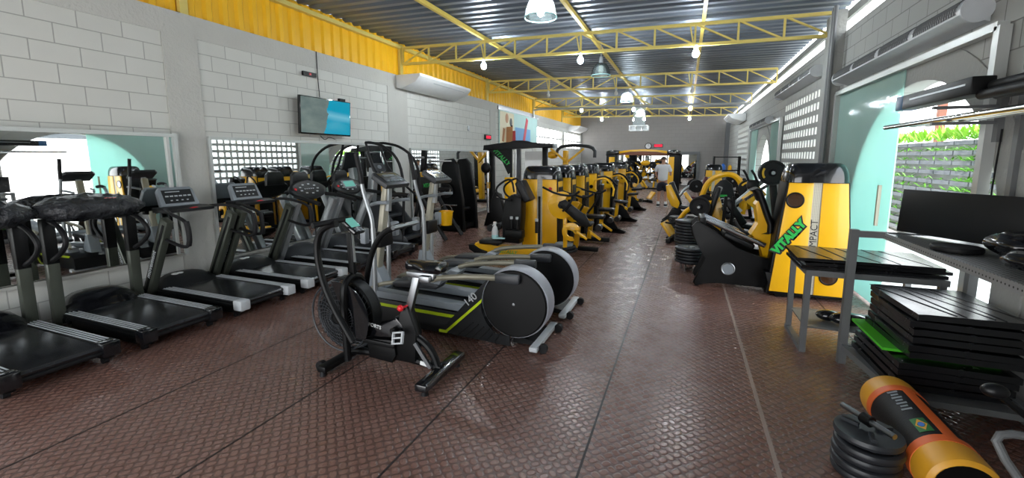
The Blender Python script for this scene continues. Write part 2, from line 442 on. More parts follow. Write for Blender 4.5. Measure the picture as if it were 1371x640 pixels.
# corrugated sheets
def corr(u0, u1, pitch, depth):
    pts = []; u = u0
    while u < u1:
        for f, d in ((0, 0), (.2, 0), (.35, depth), (.65, depth), (.8, 0)): pts.append((u+f*pitch, d))
        u += pitch
    return pts
def sheet(prof, f0, f1):
    mb = MB(); mb.loft([[f0(u, d) for u, d in prof], [f1(u, d) for u, d in prof]], cap=False, closed=False); return mb
struct('wall_left_sheet', sheet(corr(Y0, YB, .23, .035), lambda u, d: (XL-.09+d, u, 3.5), lambda u, d: (XL-.09+d, u, 4.25)), 'yellowsheet')
def zr(x): return 4.16+(x-XL)*(3.99-4.16)/(XR-XL)     # underside of the roof
struct('ceiling', sheet(corr(Y0-.3, YB+.3, .25, .04), lambda u, d: (XL-.9, u, zr(XL-.9)+.06+d), lambda u, d: (XR+.16, u, zr(XR+.16)+.06+d)), 'roof')
# right wall: two arched doorways, two pierced-block openings
def arch_seg(mb, y0, y1, yc, r, zs, top=3.5, z0=0):
    poly = [(y0, z0), (y0, top), (y1, top), (y1, z0), (yc+r, z0)] + arc(yc, zs, r, 0, 180, 28) + [(yc-r, z0)]
    mb.prism(poly, 'x', XR, XR+.18)
wr = MB()
arch_seg(wr, Y0, 8.9, 5.6, 1.5, .94); arch_seg(wr, 12.05, 18.4, 14.85, 1.45, .92)
for a, b in ((8.9, 12.05), (18.4, 21.9)):
    wr.box((XR+.09, (a+b)/2, .375), (.18, b-a, .75)).box((XR+.09, (a+b)/2, 3.21), (.18, b-a, .58))
wr.box((XR+.09, (21.9+YB)/2, 1.75), (.18, YB-21.9, 3.5))
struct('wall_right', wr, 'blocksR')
pr = MB()
for yc, r, zs in ((5.6, 1.5, .94), (14.85, 1.45, .92)):
    out = arc(yc, zs, r+.3, 0, 180, 28); inn = arc(yc, zs, r+.002, 180, 0, 28)
    pr.prism([(yc+r+.3, 0)]+out+[(yc-r-.3, 0), (yc-r-.002, 0)]+inn+[(yc+r+.002, 0)], 'x', XR-.012, XR+.004)
struct('wall_right_plaster', pr, 'plasterR')
def pierced(n, y0, y1, z0, z1, ny, nz):
    py = (y1-y0)/ny; pz = (z1-z0)/nz
    def lattice(x, d):
        mb = MB()
        for i in range(ny+1): mb.box((x, y0+i*py, (z0+z1)/2), (d, .05, z1-z0))
        for k in range(nz+1): mb.box((x, (y0+y1)/2, z0+k*pz), (d-.001, y1-y0, .085))
        return mb
    w = struct('window_%d' % n, lattice(XR+.008, .012), 'plasterR')
    lattice(XR+.033, .036).build('block_core', 'outwall', w)
    MB().box((XR+.062, (y0+y1)/2, (z0+z1)/2), (.008, y1-y0, z1-z0)).build('backing_sheet', 'milk', w)
pierced(1, 8.93, 12.02, .78, 2.92, 15, 10); pierced(2, 18.43, 21.87, .78, 2.92, 16, 10)
fw = MB(); fw.box((1.25, Y0-.1, 2.), (1.9, .2, 4.)).box((XL+.2, Y0-.1, 2.), (.6, .2, 4.)).box((-2.6, Y0-.1, 3.35), (6.6, .2, 1.3)); struct('wall_front_unseen', fw, 'plaster')  # unseen wall behind the camera, added to cut light from the open end
struct('wall_back', MB().box(((XL+XR)/2, YB+.1, 2.1), (XR-XL+.4, .2, 4.2)), 'blocksB')
# columns on the right wall, with the dark downpipe
c = MB()
c.box((XR-.06, 8.32, 1.93), (.14, .5, 3.86)); struct('wall_right_column', c, 'plasterR')
c = MB(); c.box((XR-.09, 26.2, 1.9), (.18, .5, 3.8)); struct('wall_right_column_far', c, 'frame')
o = MB().tube([(XR-.16, 8.0, .3), (XR-.16, 8.0, 3.9)], .03).tube([(XR-.16, 8.12, 1.4), (XR-.16, 8.12, 3.9)], .022).box((XR-.16, 8.06, 1.38), (.07, .16, .2)).build('conduit_pipe', 'frame')
tag(o, 'pair of grey conduit pipes running up the right wall column beside the frosted glass', 'pipe')
# left sheet posts and gutter rail
po = MB()
for y in (3.9, 8.5, 13.1, 17.7, 22.3): po.box((XL-.02, y, 3.84), (.06, .1, .68))
struct('trim_8', po, 'trussyellow')
struct('trim_9', MB().box((XL-.02, (Y0+YB)/2, 4.12), (.09, YB-Y0, .07)), 'trussyellow')
struct('trim_10', MB().box((XR+.1, (Y0+YB)/2, 3.52), (.2, YB-Y0, .04)).box((XR+.12, (Y0+YB)/2, 3.86), (.05, YB-Y0, .12)), 'plasterR')

# far left windows with bars
for n, (a, b) in enumerate(((18.1, 22.35), (22.75, 26.6))):
    mb = MB(); nv = 6
    for i in range(nv+1): mb.box((XL-.08, a+(b-a)*i/nv, 2.62), (.04, .05, .88))
    for z in (2.19, 2.62, 3.05): mb.box((XL-.08, (a+b)/2, z), (.04, b-a, .05))
    struct('window_%d' % (n+3), mb, 'aluminium')

# mirrors on the left wall
def mirror(y0, y1, z0, z1, label, rail=True, tilt=-.6, yaw=-1.6):
    t = thing('wall_mirror', (XL+.022+math.sin(R(abs(yaw)))*(y1-y0)/2, (y0+y1)/2, z0), label, 'mirror', 'wall mirrors')
    p = MB().box((0, 0, 0), (.008, y1-y0, z1-z0)).build('mirror_glass', 'mirror', t); p.location = (.012, 0, (z1-z0)/2); p.rotation_euler = (0, R(tilt), 0); t.rotation_euler = (0, 0, R(yaw))
    f = MB().box((.012, 0, z1-z0+.02), (.05, y1-y0+.06, .04))
    f.box((.012, (y1-y0)/2+.02, (z1-z0)/2), (.05, .04, z1-z0+.04)).box((.012, -(y1-y0)/2-.02, (z1-z0)/2), (.05, .04, z1-z0+.04))
    if rail: f.box((.012, (y1-y0)/2-.07, (z1-z0)/2), (.05, .03, z1-z0))
    f.build('mirror_frame', 'aluminium', t)
mirror(.2, 3.54, .50, 1.95, 'wall mirror behind the two wrapped treadmills, reflecting a bright arch')
mirror(4.06, 7.9, .33, 1.94, 'wall mirror under the television, reflecting pierced blocks and yellow machines', False)
mirror(8.72, 13.2, .14, 1.88, 'wall mirror behind the yellow bucket and the black machines', False)

# frosted sliding panels and frames of the arched doorways
def door(n, y0, y1, z1, panels, label):
    f = MB(); x = XR-.05
    f.box((x, (y0+y1)/2, z1), (.07, y1-y0, .06))
    for y in (y0, y1): f.box((x, y, z1/2), (.07, .07, z1))
    d = struct('door_%d' % n, f, 'aluminium')
    for i, (a, b) in enumerate(panels):
        g = MB().box((XR-.024-.0*i, (a+b)/2, z1/2), (.012, b-a, z1-.06)); g = g.build('door_panel', 'mint', d)
    return d
d1 = door(1, 4.3, 7.94, 2.63, ((5.85, 7.9),), '')
MB().bar((XR-.10, 5.95, .95), (XR-.10, 5.95, 1.4), .03, .03).build('door_handle', 'beige', d1)
d2 = door(2, 12.1, 17.3, 2.62, ((12.15, 13.5), (15.9, 17.25)), '')

# ------------------------------------------------------------------ outdoors
struct('ground_outside', MB().box((9.3, 12, -.06), (14, 60, .1)), 'concrete')
t = thing('garden_wall', (4.7, 15.5, 0), 'vertical garden of grey planter shelves and green plants outside the arched doorway', 'garden wall')
MB().box((.12, 0, 1.0), (.12, 13.4, 2.0)).build('backing_wall', 'outwall', t)
sl = MB()
for k in range(11):
    for j in range(22): sl.box((-.02, -6.4+.61*j, .12+.185*k), (.14, .57, .075))
sl.build('planter_shelves', 'slate', t)
lf = MB()
def leafclump(mb, c, n, L, spread, droop=.3):
    for _ in range(n):
        a = random.uniform(0, 2*PI); l = L*random.uniform(.6, 1.2)
        d = Vector((math.cos(a)*spread, math.sin(a)*spread, random.uniform(.3, 1.))).normalized()
        p = Vector(c); q = p+d*l*.6; e = q+(d-Vector((0, 0, droop)))*l*.5
        s_ = d.cross(Vector((0, 0, 1))); s_ = (s_.normalized() if s_.length > .01 else Vector((1, 0, 0)))*l*.09
        vs = [mb.bm.verts.new(v) for v in (p, q+s_, e, q-s_)]
        mb.bm.faces.new(vs)
for k in range(11):
    for j in range(60):
        y = -6.5+.22*j+random.uniform(-.1, .1); dens = 9 if (-5.9 < y < -5.0 or -1.2 < y < .5 or 2.5 < y < 3.4) else random.choice((1, 2, 3, 5))
        leafclump(lf, (-.1, y, .16+.185*k), dens, .16, 1.)
lf.build('foliage', 'leaf', t)['kind'] = 'stuff'
lf = MB()
for j in range(190): leafclump(lf, (random.uniform(-.15, .15), -6.6+13.2*j/190, 2.02), 7, .30, .4, .1)
lf.build('grass_fringe', 'leaf2', t)['kind'] = 'stuff'
o = MB().box((5.6, 13.6, 1.7), (.14, .14, 3.4)).box((5.6, 13.6, .04), (.24, .24, .08)).build('timber_post', 'brownpost'); tag(o, 'reddish brown timber post standing outside beyond the garden wall', 'post')
t = thing('pergola', (4.4, 7.5, 0), 'pale outdoor pergola post with crossbeam outside the near arch', 'pergola')
MB().box((0, 0, 1.25), (.22, .22, 2.5)).build('post', 'outwall', t); MB().box((0, -.6, 2.5), (.24, 2.6, .14)).build('beam', 'slate', t)

# ------------------------------------------------------------------ roof trusses, purlins
for i, y in enumerate((8.5, 13.1, 17.7, 22.3)):
    t = thing('roof_truss', (0, y, 0), ['yellow steel roof truss nearest, above the television end of the gym', 'second yellow roof truss from the front, above the dark pendant lamp',
              'third yellow roof truss from the front, beside the white ceiling pipe', 'yellow roof truss farthest back, close to the grey end wall'][i], 'roof truss', 'roof trusses')
    N = 12; xs = [XL+.05+(XR-XL-.1)*k/N for k in range(N+1)]
    top = lambda x: zr(x)-.06; bot = lambda x: zr(x)-.40
    MB().bar((xs[0], 0, top(xs[0])), (xs[-1], 0, top(xs[-1])), .05, .05).build('top_chord', 'trussyellow', t)
    MB().bar((xs[0], 0, bot(xs[0])), (xs[-1], 0, bot(xs[-1])), .05, .05).build('bottom_chord', 'trussyellow', t)
    for k in range(N+1):
        MB().bar((xs[k], 0, bot(xs[k])), (xs[k], 0, top(xs[k])), .032, .032).build('truss_vertical', 'trussyellow', t)
        if k % 3 == 0 and 0 < k < N: MB().bar((xs[k]-.09, 0, top(xs[k])), (xs[k]-.01, 0, bot(xs[k])-.05), .022, .022).build('lamp_hanger', 'trussyellow', t)
    for k in range(N):
        if k < N//2: a, b = (xs[k], 0, bot(xs[k])), (xs[k+1], 0, top(xs[k+1]))
        else: a, b = (xs[k], 0, top(xs[k])), (xs[k+1], 0, bot(xs[k+1]))
        MB().bar(a, b, .028, .028).build('truss_diagonal', 'trussyellow', t)
for x, lab in ((-3.95, 'long yellow roof purlin nearer the television wall'), (-1.85, 'long yellow roof purlin in the middle, carrying the glass pendant lamps'), (.17, 'long yellow roof purlin nearer the pierced block wall')):
    o = MB().box((x, (Y0+YB)/2, zr(x)+.0), (.055, YB-Y0-.1, .07)).build('roof_purlin', 'purlin'); tag(o, lab, 'roof beam', 'roof purlins')
o = MB().tube([(XL+.1, 17.4, 3.35), (XL+.1, 17.4, 3.62), (XL+.35, 17.4, 3.66), (XR-.1, 17.4, 3.56)], .045, 10).build('ceiling_pipe', 'aluminium'); tag(o, 'white pipe crossing below the roof beside the third truss', 'pipe')

# bulbs under the trusses
def bulb(x, y, lit, label):
    z = zr(x)-.42
    t = thing('bulb_lamp', (x, y, z), label, 'lamp', 'bare bulbs under the trusses')
    MB().cyl((0, 0, .02), (0, 0, -.06), .035, .03, 12).build('lamp_socket', 'lightgrey', t)
    MB().lathe([(.012, -.05), (.03, -.065), (.05, -.1), (.055, -.13), (.045, -.165), (.02, -.185), (.002, -.19)], n=16).build('bulb', 'bulb' if lit else 'bulboff', t)
pos = {-3.975: 'television wall side', -1.95: 'middle', .075: 'pierced block wall side'}
tn = {8.5: 'nearest truss', 13.1: 'second truss', 17.7: 'third truss', 22.3: 'farthest truss'}
for y in tn:
    for x in pos:
        lit = y in (8.5,) or (y == 17.7)
        lit = y in (8.5, 17.7, 22.3)
        bulb(x, y, lit, '%s bare bulb under the %s, %s' % ('lit' if lit else 'unlit', tn[y], pos[x]))
# glass pendant lamps
def pendant(x, y, z, lit, label):
    t = thing('pendant_lamp', (x, y, z), label, 'lamp', 'glass pendant lamps')
    MB().cyl((0, 0, .30), (0, 0, zr(x)-z+.05), .008, n=8).cyl((0, 0, .2), (0, 0, .32), .05, .035, 14).build('lamp_holder', 'silver', t)
    s = MB(); prof = [(.06, .2), (.12, .17), (.165, .1), (.19, .02), (.205, -.06)]
    s.lathe(prof+[(r-.006, h) for r, h in prof[::-1]], n=28).build('lamp_shade', 'clear', t)
    MB().ring((0, 0, -.06), .203, .007, 'z', 32, 6).build('shade_rim', 'aqua', t)
    MB().lathe([(.02, .2), (.05, .14), (.055, .02), (.03, -.02), (.002, -.03)], n=14).build('bulb', 'bay' if lit else 'bulboff', t)
pendant(-1.78, 5.5, 3.50, True, 'lit glass pendant lamp nearest, cut by the top of the frame')
pendant(-1.78, 9.7, 3.50, False, 'unlit clear glass pendant lamp under the middle purlin')
pendant(-1.78, 14.2, 3.48, True, 'lit glass pendant lamp between the second and third trusses')
pendant(-1.78, 18.6, 3.42, True, 'lit glass pendant lamp beside the hanging air diffuser')

t = thing('air_diffuser', (-1.95, 20, 2.9), 'white square air diffuser on a translucent duct hanging near the end wall', 'air diffuser')
MB().box((0, 0, .60), (.5, .4, .85)).build('duct', 'clear', t); MB().cyl((-.2, 0, 1.0), (-.2, 0, 1.16), .01, n=8).build('hanger_rod', 'steel', t); MB().cyl((.2, 0, 1.0), (.2, 0, 1.16), .01, n=8).build('hanger_rod', 'steel', t)
f = MB()
for dx in (-.38, -.13, .13, .38): f.box((dx, 0, .06), (.03, .6, .2))
f.box((0, -.3, .16), (.8, .03, .03)).box((0, -.3, -.03), (.8, .03, .03)).box((0, .3, .06), (.8, .03, .2)); f.build('grille', 'white', t)

# ------------------------------------------------------------------ things on the walls
t = thing('split_air_conditioner', (XL+.02, 9.45, 3.22), 'white ceiling type air conditioner on the left wall below the yellow sheeting', 'air conditioner')
MB().prism([(0, 0), (.12, -.03), (.5, .10), (.62, .22), (.62, .27), (0, .27)], 'y', -1.2, 1.2, .015).build('body', 'white', t)
MB().box((.56, .2, .175), (.02, 1.5, .07), (0, R(40), 0)).build('air_outlet', 'lightgrey', t); MB().box((.58, -.7, .22), (.012, .12, .05), (0, R(40), 0)).build('label_panel', 'darkgrey', t)
t = thing('split_air_conditioner', (XR-.02, 20.3, 3.12), 'white air conditioner high on the right wall above the far pierced blocks', 'air conditioner')
MB().prism([(0, 0), (-.12, -.03), (-.5, .10), (-.62, .22), (-.62, .27), (0, .27)], 'y', -1.1, 1.1, .015).build('body', 'white', t)
MB().box((-.56, .2, .175), (.02, 1.3, .07), (0, R(-40), 0)).build('air_outlet', 'lightgrey', t)
t = thing('split_air_conditioner', (XL+.016, 24.6, 3.12), 'white air conditioner on the left wall above the farthest barred window', 'air conditioner')
MB().prism([(0, 0), (.12, -.03), (.5, .10), (.62, .22), (.62, .27), (0, .27)], 'y', -1.1, 1.1, .015).build('body', 'white', t)

def curtain(y0, y1, z, nseg, label):
    L = y1-y0; t = thing('air_curtain', (XR-.01, (y0+y1)/2, z), label, 'air curtain', 'air curtains on the right wall')
    prof = [(0, -.08)]+[(-.09+.10*math.cos(R(a)), .02+.10*math.sin(R(a))) for a in range(200, 69, -13)]+[(0, .115)]
    MB().prism(prof, 'y', -L/2, L/2).build('housing', 'lightgrey', t)
    g = MB()
    for k in range(nseg):
        a = -L/2+L*(k+.06)/nseg; b = -L/2+L*(k+.94)/nseg; n = int((b-a)/.035)
        for i in range(n):
            y = a+(b-a)*(i+.5)/n
            g.tube([(-.09+.104*math.cos(R(q)), y, .02+.104*math.sin(R(q))) for q in range(192, 98, -18)], .006, 4)
        for q in range(190, 98, -15): g.box((-.09+.103*math.cos(R(q)), (a+b)/2, .02+.103*math.sin(R(q))), (.005, b-a, .005))
    g.build('intake_grille', 'frame', t)
    for s in (-1, 1): MB().cyl((-.09, s*(L/2), .02), (-.09, s*(L/2+.02), .02), .102, n=24).build('end_cap', 'lightgrey', t)
curtain(4.55, 7.72, 2.80, 4, 'long grey air curtain above the near arched doorway with frosted glass')
curtain(9.05, 12.3, 3.14, 4, 'grey air curtain above the nearer pierced block window')
curtain(13.4, 16.5, 2.66, 4, 'grey air curtain above the far arched doorway')

t = thing('television', (XL+.07, 6.05, 2.40), 'wall television showing a blue sea and rocks', 'television')
b = MB().box((.0, 0, 0), (.05, 1.16, .62), bev=.006).build('bezel', 'glossblack', t); MB().box((.027, 0, .005), (.004, 1.12, .58)).build('screen', 'tv', t)
MB().box((.0, .38, .33), (.05, .14, .05)).build('sensor_bar', 'black', t); MB().box((-.065, 0, 0), (.09, .3, .3)).build('wall_bracket', 'black', t)
t.location.x += .06; t.rotation_euler = (0, R(3), 0)
t = thing('power_strip', (XL+.02, 5.83, 3.09), 'small black power strip with red switch above the television', 'power strip'); MB().box((.015, 0, 0), (.04, .28, .07)).build('body', 'black', t); MB().box((.038, 0, 0), (.008, .04, .03)).build('switch', 'red', t)
o = MB().tube([(XL+.025, 6.02, 3.5), (XL+.025, 6.02, 3.12), (XL+.025, 6.04, 2.74)], .007, 6).build('power_cable', 'rubber'); tag(o, 'black cables running down the wall to the television', 'cable')
o = MB().tube([(XL+.03, 6.0, 2.08), (XL+.03, 6.1, 2.0), (XL+.03, 6.2, 2.07), (XL+.03, 6.35, 2.03)], .006, 5, 2).build('loose_cable', 'rubber'); tag(o, 'loose cable curling below the television', 'cable')

t = thing('banner', (XL+.03, 16.0, 2.16), 'pale wall banner with two figures high on the left wall beside the barred windows', 'banner')
MB().box((.0, 0, .58), (.02, 4.1, 1.16)).build('sheet', 'poster', t); MB().box((.012, -1.35, .58), (.008, 1.3, 1.1)).build('left_panel', 'postercream', t)
MB().box((.016, .3, .35), (.006, 1.7, .62)).build('blue_panel', 'posterblue', t); MB().bar((.022, .35, .1), (.022, .75, 1.05), .012, .22).build('diagonal_mark', 'posterpink', t)
fg = MB().bar((.02, -1.45, .02), (.02, -1.4, .62), .012, .46).ball((.02, -1.38, .92), (.008, .15, .17)).bar((.02, -1.65, .55), (.02, -1.75, .1), .012, .16); fg.build('tan_figure', 'postertan', t)
MB().bar((.024, -.98, .1), (.024, -1.0, .5), .012, .34).build('pink_figure', 'posterpink', t); MB().ball((.024, -1.0, .8), (.008, .12, .15)).bar((.024, -.98, .7), (.024, -.98, .45), .012, .1).build('dark_figure', 'black', t)
MB().box((.0, 0, 1.22), (.05, 4.3, .12)).build('banner_rail', 'silver', t)
t = thing('digital_clock', (XL+.04, 13.0, 2.35), 'small red digital clock on the left wall left of the banner', 'clock'); MB().box((0, 0, 0), (.06, .42, .16)).build('case', 'glossblack', t); MB().box((.032, 0, 0), (.004, .34, .09)).build('display', 'reddigits', t)
t = thing('digital_clock', (-1.5, YB-.04, 2.38), 'red digital clock on the grey end wall', 'clock'); MB().box((0, 0, 0), (.5, .06, .2)).build('case', 'glossblack', t); MB().box((0, -.032, 0), (.44, .004, .14)).build('display', 'reddigits', t)
t = thing('wall_clock', (-2.05, YB-.03, 2.36), 'round wall clock beside the red digital clock on the end wall', 'clock')
MB().cyl((0, -.02, 0), (0, .02, 0), .17, n=28).build('dial', 'white', t); MB().ring((0, -.02, 0), .17, .02, 'y', 32).build('rim', 'black', t); MB().bar((0, -.025, 0), (.0, -.025, .12), .012, .012).bar((0, -.025, 0), (.07, -.025, -.03), .012, .012).build('hands', 'black', t)
o = MB().box((XL+.02, 11.7, 2.55), (.03, .1, .14), bev=.008).build('wall_switch', 'lightgrey'); tag(o, 'small grey wall switch high on the left wall before the red clock', 'switch')
t = thing('wall_mirror', (-2.1, YB-.03, .25), 'wide mirror on the end wall behind the yellow cable bridge', 'mirror', 'wall mirrors')
MB().box((0, 0, .85), (3.2, .01, 1.7)).build('mirror_glass', 'mirror', t); MB().box((0, .0, 1.72), (3.3, .03, .06)).build('mirror_frame', 'frame', t)
t = thing('wall_mirror', (.1, YB-.05, .1), 'framed mirror on the end wall right of the yellow cable bridge', 'mirror', 'wall mirrors')
MB().box((0, 0, .9), (.95, .01, 1.7)).build('mirror_glass', 'mirror', t)
MB().box((0, 0, 1.85), (1.25, .06, .15)).box((-.56, 0, .9), (.15, .06, 1.8)).box((.56, 0, .9), (.15, .06, 1.8)).build('mirror_frame', 'frame', t)
# grey upright conduit on the near right wall with switch box
t = thing('cable_duct', (XR-.005, 4.14, 0), 'grey cable duct on the right wall with a switch box and hanging cable', 'cable duct')
MB().box((-.02, -.12, 1.9), (.035, .05, 1.2)).build('duct_body', 'frame', t)
MB().box((-.03, -.12, 1.33), (.055, .14, .12), bev=.01).build('switch_box', 'lightgrey', t); MB().tube([(-.03, -.06, 1.31), (-.03, .03, 1.24), (-.03, .06, 1.4), (-.03, .04, 1.9)], .006, 6, 2).build('cable', 'rubber', t)

# ------------------------------------------------------------------ light
w = bpy.data.worlds.new('world'); SC.world = w; w.use_nodes = True; nt = w.node_tree
bg = nt.nodes['Background']
tc = nt.nodes.new('ShaderNodeTexCoord'); sp = nt.nodes.new('ShaderNodeSeparateXYZ'); nt.links.new(tc.outputs['Generated'], sp.inputs[0])
rp = nt.nodes.new('ShaderNodeValToRGB'); nt.links.new(sp.outputs[2], rp.inputs[0])
rp.color_ramp.elements[0].position = .0; rp.color_ramp.elements[0].color = (1, 1, 1, 1); rp.color_ramp.elements[1].position = .8; rp.color_ramp.elements[1].color = (.75, .88, 1, 1)
nt.links.new(rp.outputs[0], bg.inputs[0]); bg.inputs[1].default_value = 2.6
sl_ = bpy.data.lights.new('sun', 'SUN'); sl_.energy = 3.2; sl_.angle = R(1.5); sl_.color = (1, .96, .88); so = bpy.data.objects.new('sun', sl_); COL.objects.link(so); so.rotation_euler = Vector((math.cos(R(66)), .12, -math.sin(R(66)))).to_track_quat('-Z', 'Y').to_euler()
SC.view_settings.view_transform = 'Standard'; SC.view_settings.look = 'None'; SC.view_settings.gamma = 1; SC.view_settings.use_curve_mapping = False
SC.view_settings.exposure = 1.12
SC.cycles.use_denoising = True; SC.cycles.max_bounces = 7; SC.cycles.diffuse_bounces = 4; SC.cycles.transparent_max_bounces = 10; SC.cycles.sample_clamp_indirect = 6
#@@GYM
# ================================================================== treadmills (front towards the mirrors, local -x)
def rail_cap(y): return MB().box((.70, y, .145), (.13, .115, .115), bev=.018)
def tread_common(t, old=False):
    b = MB()
    for s in (-1, 1): b.box((-.05, s*.29, .10), (1.45, .07, .10), bev=.008)
    b.box((-.3, 0, .07), (.9, .52, .05)); b.build('deck_frame', 'black', t)
    MB().prism([(-.5, .155), (-.5, .185), (.66, .185), (.685, .178), (.695, .16), (.685, .14), (.66, .13), (.5, .13)], 'y', -.235, .235).build('running_belt', 'belt', t)
    MB().cyl((.665, -.26, .115), (.665, .26, .115), .022, n=12).build('rear_roller', 'rubber', t)
    for s in (-1, 1):
        MB().box((.06, s*.295, .175), (1.2, .105, .035), bev=.008).build('side_rail', 'black', t)
        g = MB()
        for k in range(4): g.box((.06, s*.295-.039+.026*k, .1955), (1.16, .008, .006))
        g.build('rail_grip', 'stripe', t)
        if old: MB().box((.66, s*.295, .14), (.12, .12, .12), bev=.01).build('end_cap', 'glossblack', t)
        else: rail_cap(s*.295).build('end_cap', 'lightgrey', t)
        MB().cyl((.6, s*.29-.02, .025), (.6, s*.29+.02, .025), .025, n=12).build('foot', 'rubber', t)
        MB().cyl((-.72, s*.29-.02, .03), (-.72, s*.29+.02, .03), .03, n=12).build('foot', 'rubber', t)
def motor_cover(t, h=.30, mat='charcoal'):
    rings = []
    for x, z, w in ((-.43, .192, .30), (-.47, .215, .325), (-.56, h-.03, .335), (-.68, h, .33), (-.80, h-.005, .315), (-.86, h-.06, .29), (-.87, .14, .28)):
        r = []
        for k in range(13):
            a = -1+2*k/12; r.append((x+.02*a*a, a*w, .12+(z-.12)*(1-abs(a)**4.5)))
        r += [(x, w, .06), (x, -w, .06)]
        rings.append(r)
    MB().loft(rings).build('motor_cover', mat, t, 40)
# newer model: slanted grey-green uprights, raked screen
def treadmill_new(loc, label, first=True):
    t = thing('treadmill', loc, label, 'treadmill', 'treadmills facing the mirrors'); tread_common(t); motor_cover(t)
    e = MB().ring((-.66, -.12, .305), .035, .006, 'z', 18, 5).ring((-.66, -.06, .305), .028, .006, 'z', 18, 5); e.build('emblem', 'whiteink', t)
    for s in (-1, 1):
        up = MB().bar((-.74, s*.375, .10), (-.26, s*.375, 1.02), .075, .125, .008).build('upright', 'upright', t)
        MB().bar((-.735+.018, s*.375-.0395, .16), (-.29+.018, s*.375-.0395, .96), .004, .035).build('upright_groove', 'black', up)
        if s < 0: text('movement', 'lettering', 'lightgrey', up, (-.55, -.4175, .50), (R(90), -R(62.5), 0), .085)
        MB().cyl((-.78, s*.375-.05, .14), (-.78, s*.375+.05, .14), .07, n=18).build('pivot_cover', 'black', t)
        MB().tube([(-.52, s*.24, 1.1), (-.34, s*.33, 1.12), (-.18, s*.385, 1.09), (.02, s*.39, 1.045), (.10, s*.39, .99), (.11, s*.39, .80), (.06, s*.39, .735), (-.10, s*.38, .745), (-.34, s*.375, .80)], .019, 9, 2).build('handrail', 'rubber', t)
        MB().tube([(.085, s*.39, 1.02), (.11, s*.39, .93), (.112, s*.39, .82), (.09, s*.39, .76)], .026, 10, 2).build('grip', 'rubber', t)
    MB().prism([(-.72, 1.06), (-.46, 1.06), (-.40, 1.075), (-.40, 1.105), (-.52, 1.125), (-.72, 1.12)], 'y', -.26, .26, .012).build('console_tray', 'charcoal', t)
    c = MB().prism([(-.22, 0), (.22, 0), (.20, .21), (.17, .245), (-.17, .245), (-.20, .21)], 'x', -.03, .03, .012)
    c = c.build('console', 'grey', t); c.location = (-.63, 0, 1.115); c.rotation_euler = (0, -R(25), 0)
    p = MB().box((.033, 0, .12), (.004, .33, .17)).build('screen_panel', 'charcoal', c)
    m = MB()
    for k in range(6): m.box((.036, -.125+.05*k, .125), (.003, .036, .016))
    for k in range(4): m.box((.036, -.09+.06*k, .07), (.003, .022, .012))
    m.box((.036, -.05, .18), (.003, .16, .010)); m.build('display_digits', 'lightgrey', c)
    b = MB().ball((-.415, .02, 1.10), (.012, .06, .018)).build('stop_button', 'red', t)
    return t
tA = treadmill_new((-5.03, 3.42, 0), 'dark treadmill with raked grey screen standing against the plastered pillar between two mirrors')
copy_tree(tA, (-5.03, 4.30, 0), 'dark treadmill with raked screen and grey uprights, right of the pillar one')

# older model: vertical posts, console wrapped in black plastic
def treadmill_wrapped(loc, label):
    t = thing('treadmill', loc, label, 'treadmill', 'treadmills facing the mirrors'); tread_common(t, True)
    motor_cover(t, .335, 'glossblack')
    for s in (-1, 1):
        MB().bar((-.64, s*.335, .08), (-.64, s*.335, 1.12), .09, .075, .006).build('upright', 'upright', t)
        MB().bar((-.64, s*.335, .68), (-.64, s*.335, 1.12), .094, .079, .006).build('upright_sleeve', 'black', t)
        MB().tube([(-.6, s*.33, 1.10), (-.42, s*.33, 1.05), (-.30, s*.34, .92), (-.42, s*.345, .80), (-.64, s*.34, .70)], .022, 9, 2).build('handrail', 'rubber', t)
    rings = []
    for k in range(15):
        y = -.42+.84*k/14; e = 1-abs(k-7)/7.; q = min(1, .45+1.6*e)
        r = []
        for j in range(20):
            a = 2*PI*j/20; n = 1+.09*math.sin(5*a+k*1.7)+.06*math.sin(9*a-k*2.3)
            r.append((-.58+.21*q*n*math.cos(a), y+.012*math.sin(3*a+k), 1.19+.115*q*n*math.sin(a)+(.06*q*max(0, -math.cos(a)))))
        rings.append(r)
    MB().loft(rings).build('plastic_cover', 'wrap', t, 60)
    m = MB()
    for k in range(3): m.box((-.42, .05+.035*k, 1.295-.002*k), (.02, .02, .003), (0, R(-10), 0))
    m.build('red_mark', 'red', t)
    return t
tW = treadmill_wrapped((-5.03, 2.55, 0), 'black treadmill with plastic-wrapped console, beside the pillar treadmill')
copy_tree(tW, (-5.03, 1.68, 0), 'black treadmill with plastic-wrapped console, at the very left edge of the frame')

